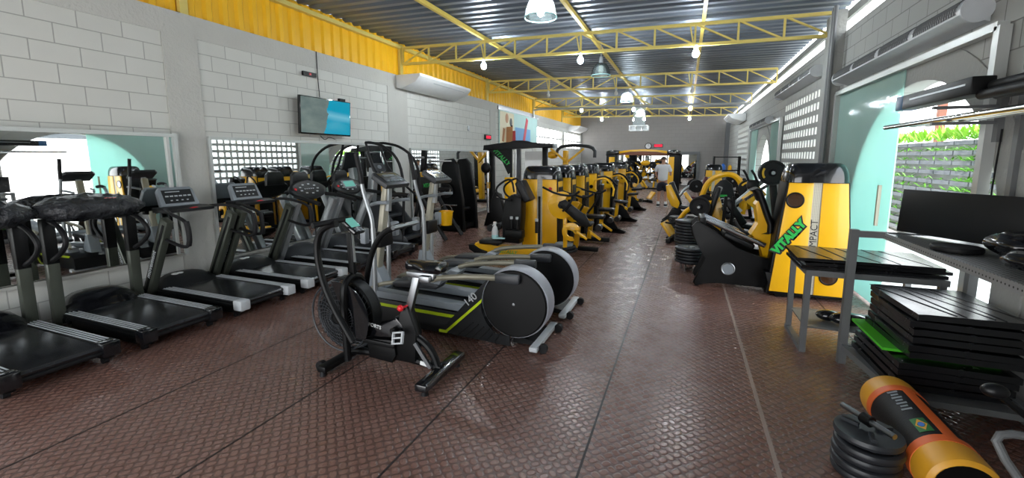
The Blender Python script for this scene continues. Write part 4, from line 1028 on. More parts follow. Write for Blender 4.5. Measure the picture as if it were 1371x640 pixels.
MB().bar((-.6, -.10, .74), (-.35, -.28, .74), .02, .02).build('pin', 'chrome', t)

# ------------------------------------------------------------------ black press station beside the mirror, with bucket
t = thing('press_station', (-4.95, 8.85, 0), 'black strength station with white bars standing before the third wall mirror', 'weight machine', 'black strength stations')
MB().prism([(-.32, 0), (.30, 0), (.26, .75), (.14, 1.55), (.02, 1.68), (-.18, 1.66), (-.26, 1.5), (-.30, .7)], 'y', -.06, .06, .02).build('side_panel', 'black', t)
MB().prism([(-.32, 0), (.30, 0), (.26, .75), (.14, 1.55), (.02, 1.68), (-.18, 1.66), (-.26, 1.5), (-.30, .7)], 'y', .60, .72, .02).build('side_panel', 'black', t)
for z, x0, x1 in ((1.62, -.55, .05), (.62, -.20, .18)): MB().cyl((x0, -.12, z), (x1, -.12, z), .02, n=12).build('bar', 'chrome', t)
disc_part(t, (-.1, -.12, .95), .16, .05); MB().cyl((-.1, -.18, .95), (-.1, .04, .95), .025, n=12).build('plate_pin', 'chrome', t)
MB().box((-.02, .33, .10), (.5, .9, .1), bev=.01).build('base', 'black', t); pad(t, (.0, .33, .5), (.4, .36, .08), (0, 0, 0)); MB().bar((0, .33, .1), (0, .33, .46), .1, .1).build('seat_post', 'black', t)
t = thing('leg_station', (-4.85, 7.95, 0), 'black strength station on splayed legs behind the second elliptical', 'weight machine', 'black strength stations')
for s in (-1, 1):
    MB().tube([(-.30, s*.30, 1.45), (-.22, s*.30, 1.0), (.05, s*.31, .55), (.42, s*.34, .04)], .045, 8, 1).build('leg', 'black', t); MB().tube([(-.22, s*.30, .9), (-.40, s*.32, .04)], .04, 8).build('leg', 'black', t)
MB().box((-.22, 0, 1.05), (.12, .66, .5), bev=.03).build('back_panel', 'black', t); text('VITALLY', 'lettering', 'green', t, (-.155, -.02, 1.12), (R(90), 0, R(90)), .12, shear=.2)
MB().bar((-.3, 0, 1.4), (-.25, 0, 1.85), .1, .1, .01).build('mast', 'black', t); MB().cyl((-.25, -.4, 1.7), (-.25, .4, 1.7), .025, n=12).build('bar', 'steel', t); pad(t, (.0, 0, .58), (.34, .4, .08), (0, 0, 0))
b = thing('bucket', (-4.40, 7.58, .36), 'yellow plastic bucket hanging on the splayed black station', 'bucket')
MB().lathe([(.001, 0), (.105, 0), (.135, .26), (.145, .265), (.145, .285), (.128, .285), (.10, .012), (.001, .012)], n=28).build('pail', 'yellow', b)
MB().tube([(-.14, 0, .27), (-.12, 0, .37), (0, 0, .43), (.12, 0, .37), (.14, 0, .27)], .005, 6, 2).build('bail_handle', 'steel', b)

# ------------------------------------------------------------------ far left machines
t = thing('weight_machine', (-4.05, 15.6, 0), 'tall yellow machine with raised arms and black arched top, below the wall banner', 'weight machine', 'yellow weight machines')
MB().bar((0, 0, .05), (0, 0, 1.95), .22, .16, .01).build('mast', 'yellow', t)
MB().tube([(-.35, 0, 1.75), (-.30, 0, 2.05), (.1, 0, 2.14), (.75, 0, 2.12), (1.05, 0, 2.0), (1.05, 0, 1.7)], .06, 8, 1).build('arched_top', 'darkgrey', t)
for s in (-1, 1): MB().bar((.05, s*.1, 1.55), (.05+s*.55, s*.25, 2.02), .10, .08, .01).build('raised_arm', 'yellow', t)
MB().ball((-.5, 0, 1.8), (.22, .08, .14)).build('counterweight', 'yellow', t); MB().box((.1, 0, .06), (1.1, .7, .1), bev=.01).build('base', 'black', t); pad(t, (.35, -.1, .55), (.36, .36, .08), (0, 0, 0)); MB().bar((.35, -.1, .1), (.35, -.1, .52), .09, .09).build('seat_post', 'yellow', t)
def plate_machine(loc, label, rz=0, mat='yellow', seatmat='blacksoft', h=1.2, discs=2):
    t = thing('plate_loaded_machine', loc, label, 'weight machine', 'plate loaded machines', rz)
    MB().box((0, 0, .05), (1.3, .09, .08), bev=.01).box((-.55, 0, .05), (.09, .75, .08), bev=.01).box((.55, 0, .05), (.09, .7, .08), bev=.01).build('base_frame', 'black', t)
    MB().bar((-.5, 0, .08), (-.32, 0, h), .09, .09, .008).build('mast', 'black', t)
    MB().tube([(-.33, 0, h), (-.10, 0, h+.10), (.25, 0, h-.05), (.45, 0, h-.35)], .045, 8, 1).build('lever_arm', mat, t)
    MB().bar((.05, 0, .08), (.0, 0, .46), .08, .08, .006).build('seat_post', mat, t)
    pad(t, (.05, 0, .50), (.40, .32, .08), (0, R(-6), 0), mat=seatmat); pad(t, (-.22, 0, .85), (.09, .30, .60), (0, R(-14), 0), 'back_pad', seatmat)
    MB().prism([(-.50, .3), (-.30, .95), (-.18, .9), (-.1, .45), (-.3, .25)], 'y', -.045, .045, .01).build('gusset', mat, t)
    for s in (-1, 1):
        if discs: MB().cyl((.0, s*.08, h+.02), (.0, s*.45, h+.02), .024, n=10).build('plate_pin', 'steel', t)
        for q in range(discs): disc_part(t, (.0, s*(.30+.055*q), h+.02), .19-.02*q, .05)
        MB().tube([(.45, s*.05, h-.35), (.48, s*.3, h-.35), (.62, s*.32, h-.33)], .018, 8, 1).build('handle', 'rubber', t)
    p = pad(t, (.62, 0, .26), (.05, .5, .32), (0, R(35), 0), 'foot_plate', mat, .008)
    return t
plate_machine((-1.75, 17.3, 0), 'low black and yellow bench machine left of the man, before the cable bridge', R(20), h=.9, discs=1)
plate_machine((-2.6, 18.9, 0), 'black and yellow plate machine half hidden behind the last tower of the left row', R(-10), h=1.1)
plate_machine((-3.0, 24.2, 0), 'black and yellow plate machine seen under the left half of the cable bridge', R(30), h=1.3)
plate_machine((-1.5, 24.6, 0), 'black and yellow plate machine seen under the right half of the cable bridge', R(160), h=1.3)

# ------------------------------------------------------------------ yellow cable bridge at the back
t = thing('cable_bridge', (-1.92, 22, 0), 'wide yellow and black cable crossover bridge in front of the end wall', 'weight machine')
for s in (-1, 1):
    MB().box((s*1.45, 0, .95), (.50, .5, 1.86), bev=.05).build('column', 'black', t)
    MB().box((s*1.42-(.0 if s < 0 else .12), -.26, .98), (.26, .03, 1.5)).build('column_panel', 'yellow', t)
    MB().cyl((s*1.12, -.1, .1), (s*1.12, -.1, 1.8), .03, n=10).build('guide_column', 'chrome', t)
    MB().ball((s*1.12, -.15, 1.2), (.07, .07, .1)).build('pulley_carriage', 'black', t); MB().box((s*1.45, 0, .04), (.6, .8, .08), bev=.01).build('foot', 'black', t)
    MB().prism([(s*1.72, 1.80), (s*1.70, 2.0), (s*1.5, 2.06), (s*1.1, 2.04), (s*1.1, 1.85)], 'y', -.27, .27, .03).build('column_cap', 'glossblack', t)
MB().prism([(-1.15, 1.88), (-.6, 1.98), (0, 2.0), (.6, 1.98), (1.15, 1.88), (1.15, 2.0), (.6, 2.07), (0, 2.10), (-.6, 2.07), (-1.15, 2.0)], 'y', -.12, .12, .01).build('arched_beam', 'yellow', t)
MB().prism([(-1.15, 1.82), (1.15, 1.82), (1.15, 1.88), (.6, 1.97), (0, 1.99), (-.6, 1.97), (-1.15, 1.88)], 'y', -.08, .08).build('beam_soffit', 'brownpost', t)
for s in (-1, 1): MB().tube([(s*.3, 0, 1.85), (s*.3, -.12, 1.6), (s*.5, -.12, 1.58)], .016, 8).build('pull_up_grip', 'rubber', t)
MB().ball((.15, -.2, 1.45), (.22, .1, .12)).build('yellow_shroud', 'yellow', t)

# ================================================================== right side: leg press
t = thing('leg_press', (1.42, 6.1, 0), 'yellow leg press machine with green lettering and black side plate, right of the aisle', 'weight machine')
tower(t, .03, .15, .84, .58, 1.64, .46, 0)
text('VITALLY', 'lettering', 'blackink', t, (-.222, -.0855, .745), (R(90), -R(55), 0), .128, .001, .12, off=.022); text('VITALLY', 'lettering', 'green', t, (-.228, -.0885, .75), (R(90), -R(55), 0), .128, .002, .12, off=.008)
text('IMPACT', 'lettering', 'blackink', t, (.03, -.07, .80), (R(90), -R(90), 0), .10)
for x, z in ((-.19, 1.20), (.21, .30)):
    MB().ring((x, -.082, z), .085, .012, 'y', 28).build('porthole_rim', 'black', t); MB().cyl((x, -.082, z), (x, -.09, z), .083, n=28).build('porthole_glass', 'smoke', t)
MB().prism([(-.38, .10), (-.30, .0), (-.22, .0), (-.1, .04), (.42, .04), (.46, .08), (.46, .3), (-.44, .3)], 'y', -.06, .36, .01).build('base_skirt', 'black', t)
sp_ = [(-1.20, .87), (-1.00, .74), (-.76, .54), (-.50, .46), (-.38, .44), (-.36, .06), (-.95, .08), (-1.08, .05), (-1.22, .0), (-1.25, .05), (-1.10, .39), (-1.20, .53), (-1.30, .71), (-1.30, .80), (-1.25, .86)]
for y in (.10, .62): MB().prism(sp_, 'y', y-.03, y+.03, .012).build('side_plate', 'black', t)
MB().ring((-.84, .065, .27), .075, .010, 'y', 24).build('porthole_rim', 'steel', t); MB().cyl((-.84, .065, .27), (-.84, .06, .27), .07, n=24).build('porthole_glass', 'grey', t)
for y in (.20, .54): MB().cyl((-1.16, y, .90), (-.42, y, .585), .034, n=14).build('guide_rail', 'chrome', t)
MB().box((-1.17, .36, .87), (.08, .5, .09), bev=.01).build('rail_head', 'black', t)
MB().prism([(-.56, 1.10), (-.48, 1.22), (-.35, .82), (-.36, .41), (-.42, .36), (-.47, .62), (-.59, .71), (-.50, .85)], 'y', .24, .50, .012).build('seat_bracket', 'yellow', t)
rings = []
for x, z in ((-.58, 1.30), (-.53, 1.27), (-.47, 1.12), (-.42, .98), (-.37, .86), (-.37, .74), (-.43, .74)):
    rings.append([(x+.045*math.cos(a)*(1), .37+.17*math.copysign(abs(math.sin(a))**.5, math.sin(a)), z+.02*math.cos(a)) for a in [2*PI*k/18 for k in range(18)]])
MB().loft(rings).build('back_pad', 'blacksoft', t, 50)
pad(t, (-.72, .37, .62), (.40, .34, .08), (0, R(24), 0)); MB().tube([(-.62, .18, .72), (-.74, .14, .80), (-.80, .14, .92)], .018, 8, 1).build('handle', 'rubber', t)
MB().prism([(.30, .7), (.46, .65), (.50, 1.0), (.42, 1.12), (.34, 1.05)], 'y', .40, .75, .02).build('rear_guard', 'darkgrey', t)

# ------------------------------------------------------------------ right side, behind the leg press
t = thing('plate_loaded_machine', (1.25, 8.4, 0), 'black and yellow plate machine with a big raised black disc, just behind the leg press', 'weight machine', 'plate loaded machines')
disc_part(t, (.05, -.38, 1.46), .20, .06); disc_part(t, (.05, -.30, 1.46), .20, .06)
m = MB().prism(arc(.05, 1.46, .155, 150, 215, 8)+arc(.05, 1.46, .125, 215, 150, 8), 'y', -.418, -.41).build('yellow_print', 'yellowline', t)
MB().cyl((.05, -.45, 1.46), (.05, .3, 1.46), .028, n=12).build('plate_pin', 'steel', t)
MB().prism([(-.35, 1.02), (-.12, 1.26), (.02, 1.10), (-.16, .86)], 'y', -.20, -.14, .01).build('gusset', 'yellow', t)
MB().bar((-.55, -.1, .80), (.10, -.1, 1.45), .07, .07, .008).build('lever_arm', 'silver', t); MB().bar((-.30, -.2, 1.0), (.15, -.2, 1.35), .045, .045).build('lever_rod', 'chrome', t)
MB().bar((.30, 0, .05), (.10, 0, 1.45), .10, .10, .01).build('mast', 'black', t); MB().box((-.05, 0, .06), (1.3, .8, .1), bev=.01).build('base_frame', 'black', t)
for x in (-.24, -.12): MB().tube([(x-.02, -.28, 1.30), (x-.07, -.30, 1.42), (x-.12, -.30, 1.50)], .018, 8).build('handle', 'rubber', t)
MB().box((-.20, -.25, 1.26), (.17, .14, .15), bev=.03).build('head_block', 'black', t)
pad(t, (-.3, 0, .55), (.4, .36, .08), (0, R(10), 0)); MB().bar((-.3, 0, .1), (-.3, 0, .5), .09, .09).build('seat_post', 'yellow', t); pad(t, (-.42, -.05, .78), (.12, .3, .5), (0, R(-35), 0), 'back_pad')
for x in (-.62, -.5): MB().bar((x, -.2, .1), (x+.04, -.2, 1.05), .05, .05).build('upright', 'black', t)

t = thing('plate_loaded_machine', (.82, 11, 0), 'machine with black tapered panel under a yellow arched beam, right of the aisle', 'weight machine', 'plate loaded machines')
MB().prism([(-.36, .42), (.34, .42), (.16, 1.12), (.04, 1.22), (-.08, 1.20), (-.18, 1.08)], 'y', -.30, -.24, .015).build('tapered_panel', 'charcoal', t)
MB().box((0, -.31, .86), (.14, .01, .05)).build('green_mark', 'green', t); MB().ring((-.01, -.305, .74), .06, .012, 'y', 20).build('white_ring', 'lightgrey', t); MB().box((-.03, -.31, .58), (.18, .01, .03)).build('white_mark', 'whiteink', t)
MB().tube([(-.45, -.1, .75), (-.32, -.1, 1.20), (.05, -.1, 1.36), (.32, -.1, 1.25), (.45, -.1, .8), (.42, -.1, .45)], .06, 8, 2).build('arched_beam', 'yellow', t)
disc_part(t, (.48, -.28, 1.02), .21, .06); m = MB().prism(arc(.48, 1.02, .165, 20, 150, 12)+arc(.48, 1.02, .13, 150, 20, 12), 'y', -.318, -.309).build('yellow_print', 'yellowline', t); MB().cyl((.48, -.34, 1.02), (.48, 0, 1.02), .03, n=12).build('plate_pin', 'steel', t)
MB().box((0, -.05, .06), (1.1, .7, .1), bev=.01).build('base_frame', 'black', t); MB().bar((-.5, -.15, .1), (-.28, -.2, .6), .08, .1).build('link_plate', 'lightgrey', t); MB().bar((.1, -.35, .35), (.35, -.35, .6), .05, .12).build('link_plate', 'lightgrey', t)
MB().bar((.30, .05, .1), (.30, .05, .9), .1, .1).build('mast', 'black', t); MB().bar((-.3, .05, .1), (-.3, .05, .9), .1, .1).build('mast', 'black', t)
pad(t, (-.05, -.5, .42), (.5, .3, .09), (0, 0, .3))
plate_machine((.35, 9.35, 0), 'low black plate machine between the plate stacks and the leg press', R(170), h=.75, discs=1)
plate_machine((.30, 14.2, 0), 'machine with maroon seat and chrome levers right of the man', R(185), 'silver', 'maroon', .85, 1)
plate_machine((1.25, 13.6, 0), 'black and yellow plate machine below the far arched doorway', R(175), h=1.05)
t = thing('weight_machine', (.95, 17.2, 0), 'yellow weight tower with black top, far right near the dark column', 'weight machine', 'yellow weight machines')
tower(t, 0, 0, .66, .50, 1.46, .4); MB().tube([(.1, -.2, .95), (-.2, -.42, 1.02), (-.45, -.45, .82), (-.62, -.45, .86)], .03, 8, 1).build('press_arm', 'silver', t); pad(t, (-.3, -.45, .5), (.4, .34, .08), (0, 0, 0)); MB().bar((-.3, -.45, .05), (-.3, -.45, .47), .09, .09).build('seat_post', 'yellow', t); text('VITALLY', 'lettering', 'green', t, (-.18, -.215, .62), (R(90), -R(60), 0), .14)
t = thing('storage_rack', (1.5, 19.2, 0), 'black storage rack with small coloured things in the far right corner', 'rack')
for x in (-.45, .45):
    for y in (-.2, .2): MB().bar((x, y, 0), (x, y, 1.75), .06, .06).build('post', 'black', t)
for z in (.4, .8, 1.2, 1.72): MB().box((0, 0, z), (.95, .45, .04)).build('shelf', 'black', t)
for x, z, dims, mt, lab, nm in ((-.12, 1.22, (.085, .24), 'blue', 'blue bottle on the black storage rack', 'bottle'), (.12, 1.22, (.07, .2), 'yellow', 'small yellow bottle on the black storage rack', 'bottle'), (-.3, 1.22, (.07, .18), 'white', 'small white bottle on the black storage rack', 'bottle')):
    o = MB().lathe([(.001, 0), (dims[0], 0), (dims[0], dims[1]*.7), (dims[0]*.4, dims[1]*.9), (dims[0]*.4, dims[1])], (1.5+x, 19.05, z+.002), n=16).build(nm, mt); tag(o, lab, nm)
# leg bench with yellow back at the aisle
t = thing('leg_bench', (-.10, 12.1, 0), 'yellow leg bench with black back pad standing in the aisle near the man', 'bench')
pad(t, (-.10, 0, .78), (.13, .34, .62), (0, R(-22), 0), 'back_pad'); MB().prism([(-.34, .98), (-.22, 1.02), (.02, .55), (-.02, .40), (-.18, .46), (-.30, .7)], 'y', -.2, .2, .02).build('back_shell', 'yellow', t)
pad(t, (.18, 0, .42), (.42, .34, .09), (0, R(8), 0)); MB().bar((.12, -.14, .82), (.55, -.14, .22), .09, .09, .01).build('slanted_rail', 'yellow', t); MB().bar((.12, .14, .82), (.55, .14, .22), .09, .09, .01).build('slanted_rail', 'lightgrey', t)
boot(t, [(-.40, 0), (.0, 0), (.10, .25), (.0, .42), (-.16, .38), (-.28, .15), (-.42, .06)], -.24, -.18); boot(t, [(-.40, 0), (.0, 0), (.10, .25), (.0, .42), (-.16, .38), (-.28, .15), (-.42, .06)], .18, .24)
MB().box((.2, 0, .06), (.9, .12, .1), bev=.01).build('base_beam', 'black', t); MB().box((.6, 0, .06), (.1, .6, .1), bev=.01).build('base_cross', 'black', t); roller(t, (.5, -.25, .35), (.5, .25, .35))
ORD = ['top', 'second', 'third', 'fourth', 'fifth', 'sixth', 'seventh', 'eighth', 'ninth', 'tenth', 'eleventh', 'twelfth']
def plate_mesh(r, th):
    h = th
    return MB().lathe([(.026, 0), (r*.3, 0), (r*.34, th*.18), (r*.76, th*.18), (r*.82, 0), (r*.90, 0), (r*.97, th*.14), (r, th*.4), (r, th*.6), (r*.97, th*.86), (r*.90, th), (r*.82, th), (r*.76, th*.82), (r*.34, th*.82), (r*.3, th), (.026, th)], n=32)
def stack(x, y, z0, specs, where, group, stand=True):
    n = len(specs); z = z0
    cache = {}
    for i, (r, th) in enumerate(specs):
        if (r, th) not in cache: o = plate_mesh(r, th).build('weight_plate', 'platerubber'); cache[(r, th)] = o
        else: o = cache[(r, th)].copy(); COL.objects.link(o)
        k = n-1-i
        o.location = (x+random.uniform(-.008, .008), y+random.uniform(-.008, .008), z); z += th+.001
        tag(o, '%s black weight plate %s' % ('bottom' if i == 0 and n > 1 else (ORD[k]+' from top' if k else 'topmost'), where), 'weight plate', group)
    if stand:
        t = thing('plate_stand', (x, y, 0), 'chrome footed stand under the plates '+where, 'stand')
        for k in range(6):
            a = 2*PI*k/6; MB().cyl((.12*math.cos(a), .12*math.sin(a), 0), (.12*math.cos(a), .12*math.sin(a), z0-.02), .018, n=10).build('leg', 'chrome', t)
        MB().cyl((0, 0, z0-.02), (0, 0, z0), .16, n=24).build('tray', 'black', t)
stack(.13, 7.1, .12, [(.22, .045)]*5, 'in the nearest aisle stack by the leg press', 'plates in the nearest aisle stack')
stack(.10, 8.3, .15, [(.22, .05)]*9, 'in the tall second aisle stack', 'plates in the second aisle stack')
stack(-.08, 10.2, .12, [(.2, .05)]*6, 'in the farthest aisle stack near the leg bench', 'plates in the farthest aisle stack')
# ================================================================== near right: bench with mats
t = thing('steel_bench', (1.5, 4.66, 0), 'grey steel bench frame carrying three black mats in front of the frosted glass', 'bench')
for x in (-.46, .44):
    for y in (-.29, .27): MB().bar((x, y, .0), (x, y, .73), .045, .045).build('leg', 'frame', t)
MB().box((0, -.29, .715), (.96, .04, .05)).box((0, .27, .715), (.96, .04, .05)).box((-.46, 0, .715), (.04, .56, .05)).box((.44, 0, .715), (.04, .56, .05)).box((0, 0, .735), (.94, .54, .012)).build('top_frame', 'frame', t)
MB().box((-.46, 0, .02), (.05, .62, .04)).box((.44, 0, .02), (.05, .62, .04)).box((0, .27, .20), (.9, .035, .04)).box((0, -.01, .215), (.9, .5, .012)).build('lower_shelf', 'frame', t)
def mat_(loc, d, rz, label, group, mat='mat', quilt=True, warp=.012):
    mb = MB(); nx, ny = 12, 12; top = []; r = random.Random(label)
    ph = r.uniform(0, 6)
    def P(i, j, z):
        u, v = i/nx-.5, j/ny-.5
        w = warp*(math.sin(5*u+ph)*math.cos(4*v+ph*.7)+1)*.5
        sag = -.02*max(0, (abs(u)-.42))*6 if warp else 0
        return (u*d[0], v*d[1], z+w*.5+sag*.4)
    for z in (0, d[2]):
        top.append([[mb.bm.verts.new(P(i, j, z)) for j in range(ny+1)] for i in range(nx+1)])
    for L in top:
        for i in range(nx):
            for j in range(ny): mb.bm.faces.new((L[i][j], L[i+1][j], L[i+1][j+1], L[i][j+1]))
    A, B = top
    for i in range(nx):
        for j in (0, ny): mb.bm.faces.new((A[i][j], A[i+1][j], B[i+1][j], B[i][j]))
    for j in range(ny):
        for i in (0, nx): mb.bm.faces.new((A[i][j], A[i][j+1], B[i][j+1], B[i][j]))
    t = mb.build('exercise_mat', mat, ang=50); t.location = loc; t.rotation_euler = (0, 0, rz)
    tag(t, label, 'exercise mat', group)
    if quilt:
        q = MB()
        for k in range(1, 6): q.box((-.5*d[0]+d[0]*k/6, 0, d[2]+warp*.55), (.005, d[1]*.98, .004), (0, 0, R(18) if k % 2 else R(10)))
        q.build('fold_seams', 'rubber', t)['kind'] = 'thing'
    return t
for i, (z, dx, rz) in enumerate(((.750, 0., .0), (.783, .02, .03), (.816, -.02, -.03))):
    mat_((1.47+dx, 4.65, z), (.99, .60, .026), rz, ('lowest', 'middle', 'topmost')[i]+' of the three black mats on the grey bench', 'mats on the bench', quilt=i == 2, warp=.004)
o = MB().ball((1.42, 4.55, .28), (.16, .09, .055), 18).ball((1.28, 4.62, .275), (.1, .07, .05), 14).build('gym_bag', 'glossblack'); tag(o, 'crumpled black bag on the lower shelf of the grey bench', 'bag')
# ------------------------------------------------------------------ shelf rack with the mat pile
t = thing('shelf_rack', (1.68, 3.84, 0), 'grey steel rack with perforated top deck, mat pile on its lower shelf', 'rack')
for x, y in ((-.39, .39), (.36, .39), (.36, -.42)): MB().bar((x, y, 0), (x, y, 1.13), .055, .055).build('post', 'frame', t)
f = MB(); z = .145
f.bar((-.39, .39, z), (-.30, -.42, z), .04, .05).bar((-.30, -.42, z), (.36, -.42, z), .05, .04).bar((.36, -.42, z), (.36, .39, z), .04, .05).bar((-.39, .39, z), (.36, .39, z), .05, .04)
f.prism([(-.38, .38), (-.29, -.41), (.35, -.41), (.35, .38)], 'z', .15, .158); f.build('lower_shelf', 'frame', t)
MB().bar((-.30, -.42, 0), (-.30, -.42, .13), .04, .04).build('short_leg', 'frame', t)
MB().bar((-.39, .39, 1.095), (.36, .39, 1.095), .04, .05).build('top_rail', 'frame', t)
f = MB().box((.09, -.42, 1.105), (.56, 1.68, .012)).box((-.19, -.42, 1.09), (.015, 1.68, .05)).box((.09, -1.25, 1.09), (.56, .015, .05)); f.build('top_deck', 'perf', t)
names = []; z = .180
for i in range(11):
    th = .040; x = 1.665; w = .56
    lab = ('bottom' if i == 0 else ORD[10-i]+' from top' if i < 10 else 'topmost')+' black mat in the pile on the rack shelf'
    if i == 4:
        mat_((1.635, 3.90, z), (.62, .60, .018), 0, 'bright lime green mat sticking out of the black mat pile', 'mats in the rack pile', 'limemat', False, 0); z += .021; continue
    if i < 4: x = 1.655+random.uniform(-.012, .012); w = .60
    else: x = 1.70+random.uniform(-.012, .012)
    mat_((x, 3.82+random.uniform(-.02, .02), z), (w, .72, th), random.uniform(-.03, .03), lab, 'mats in the rack pile', quilt=i == 10, warp=.006); z += th+.0115
# things on the top deck
o = MB().box((0, 0, .17), (.84, .03, .33), bev=.004).build('foam_board', 'charcoal'); o.location = (1.80, 3.93, 1.122); o.rotation_euler = (R(-4), 0, R(-60)); tag(o, 'dark foam board standing on the perforated deck of the rack', 'board')
for i, (x, y, d, lab) in enumerate(((1.80, 3.35, (.13, .17, .075), 'black pouch lying nearest the dark board on the rack deck'), (1.93, 3.00, (.1, .14, .09), 'rounded black bag beside the wall on the rack deck'), (1.66, 2.98, (.11, .12, .05), 'flat shiny black pouch at the open edge of the rack deck'))):
    mb = MB().ball((0, 0, 0), d, 20)
    for v in mb.bm.verts: v.co *= 1+.12*math.sin(9*v.co.x/d[0]+i)*math.cos(7*v.co.y/d[1])
    o = mb.build('gear_pouch', 'glossblack', ang=60, loc=(x, y, 1.122+d[2]*1.1)); tag(o, lab, 'bag', 'black gear on the rack deck')
o = MB().lathe([(.02, 0), (.12, 0), (.125, .01), (.125, .025), (.12, .035), (.02, .035)], (1.62, 3.55, 1.113), n=28).build('small_weight_plate', 'rubber'); tag(o, 'small black plate lying flat on the rack deck', 'weight plate')
o = MB().tube([(1.95, 2.76, 1.15), (1.93, 2.68, 1.17), (1.97, 2.62, 1.15)], .03, 10, 2).ball((1.95, 2.76, 1.165), (.05, .045, .045), 14).build('hand_trainer', 'grey'); tag(o, 'grey hand trainer at the near end of the rack deck', 'exercise tool')

# ------------------------------------------------------------------ bars on the wall brackets
t = thing('bar_bracket', (XR-.005, 3.7, 1.9), 'steel wall bracket holding bars above the rack', 'bracket')
for y in (-.9, .55):
    MB().box((-.02, y, .12), (.04, .08, .42)).build('wall_plate', 'frame', t)
    for z in (.05, .165): MB().bar((-.02, y, z), (-.40, y, z), .03, .022).build('bracket_arm', 'frame', t)
for i, (x, z, y0, y1, r, m, lab) in enumerate((
    (1.79, 1.986, 2.3, 5.34, .022, 'chrome', 'longest chrome bar in the wall bracket, its tip by the frosted glass'),
    (1.86, 1.986, 2.3, 5.0, .022, 'chrome', 'second chrome bar in the wall bracket, nearer the wall'),
    (1.93, 1.986, 2.2, 4.9, .022, 'steel', 'dull steel bar in the wall bracket, closest to the wall'),
    (1.80, 2.112, 2.2, 3.90, .033, 'rubber', 'lower black padded tube on top of the wall bracket'),
    (1.88, 2.112, 2.3, 3.9, .033, 'rubber', 'black padded tube next to the wall on top of the bracket'))):
    mb = MB().cyl((x, y0, z), (x, y1, z), r, n=14).cyl((x, y1-.02, z), (x, y1+.012, z), r*.99, r*.5, 14); o = mb.build('barbell_bar', m); tag(o, lab, 'bar', 'bars in the wall bracket')
o = MB().cyl((1.84, 2.3, 2.166), (1.84, 3.87, 2.166), .033, n=14).build('barbell_bar', 'rubber'); tag(o, 'topmost black padded tube lying across two others on the wall bracket', 'bar', 'bars in the wall bracket')
t = thing('padded_block', (1.80, 4.45, 2.112), 'long black padded block with blue end above the chrome bars', 'block')
MB().box((0, -.06, .062), (.13, 1.0, .12), bev=.01).build('body', 'black', t); MB().box((0, .50, .062), (.132, .14, .122), bev=.01).build('blue_end', 'bluepad', t); MB().box((-.067, -.1, .075), (.004, .8, .012)).build('trim_strip', 'steel', t)

# ------------------------------------------------------------------ power bag, plates and tubular gear on the floor
t = thing('power_bag', (1.30, 2.95, .152), 'yellow and orange training bag with green flag lying by the rack', 'training bag')
r = .148; L = .44
MB().lathe([(.001, -L+.005), (r*.8, -L+.0), (r*.97, -L+.015), (r, -L+.04), (r*1.01, -.1), (r*1.01, .1), (r, L-.04), (r*.97, L-.015), (r*.8, L), (.001, L-.005)], (0, 0, 0), 'y', 40).build('bag_body', 'rubber', t)
for s in (-1, 1):
    MB().lathe([(r*.86, s*(L+.004)), (r*.99, s*(L-.012)), (r*1.02, s*(L-.04)), (r*1.025, s*(L-.17)), (r*1.0, s*(L-.172))], (0, 0, 0), 'y', 40).build('end_sleeve', 'bagyellow', t)
    MB().lathe([(r*1.0, s*(L-.150)), (r*1.04, s*(L-.152)), (r*1.04, s*(L-.205)), (r*1.0, s*(L-.207))], (0, 0, 0), 'y', 40).build('orange_band', 'orange', t)
def patch(a0, a1, y0, y1, rr, name, mat, par, n=8):
    mb = MB(); A = [[mb.bm.verts.new((rr*math.sin(R(a0+(a1-a0)*k/n)), y, rr*math.cos(R(a0+(a1-a0)*k/n)))) for k in range(n+1)] for y in (y0, y1)]
    for k in range(n): mb.bm.faces.new((A[0][k], A[0][k+1], A[1][k+1], A[1][k]))
    g = bmesh.ops.extrude_face_region(mb.bm, geom=list(mb.bm.faces)); 
    for v in [v for v in g['geom'] if isinstance(v, bmesh.types.BMVert)]: v.co = Vector((v.co.x*.99, v.co.y, v.co.z*.99))
    return mb.build(name, mat, par)
patch(-4, 18, -.26, .26, r*1.04, 'orange_strap', 'orange', t)
fl = patch(-36, -12, -.20, -.08, r*1.028, 'flag_patch', 'flaggreen', t)
def curved(pts, rr, name, mat, par):
    mb = MB(); vs = [mb.bm.verts.new((rr*math.sin(R(a)), y, rr*math.cos(R(a)))) for a, y in pts]; mb.bm.faces.new(vs)
    g = bmesh.ops.extrude_face_region(mb.bm, geom=list(mb.bm.faces))
    for v in [v for v in g['geom'] if isinstance(v, bmesh.types.BMVert)]: v.co = Vector((v.co.x*.985, v.co.y, v.co.z*.985))
    return mb.build(name, mat, par)
curved([(-34, -.14), (-24, -.19), (-14, -.14), (-24, -.09)], r*1.036, 'flag_diamond', 'bagyellow', fl)
curved([(-24+5*math.cos(2*PI*k/14), -.14+.018*math.sin(2*PI*k/14)) for k in range(14)], r*1.042, 'flag_disc', 'blue', fl)
mk = MB()
for k in range(7): mk.box((r*1.012*math.sin(R(-25)), .02+.032*k, r*1.012*math.cos(R(-25))), (.035 if k % 2 else .05, .012, .004), (0, R(-25), 0))
mk.build('printed_marks', 'grey', t)
MB().cyl((0, -L-.002, 0), (0, -L-.006, 0), r*.84, n=32).build('end_cover', 'black', t)
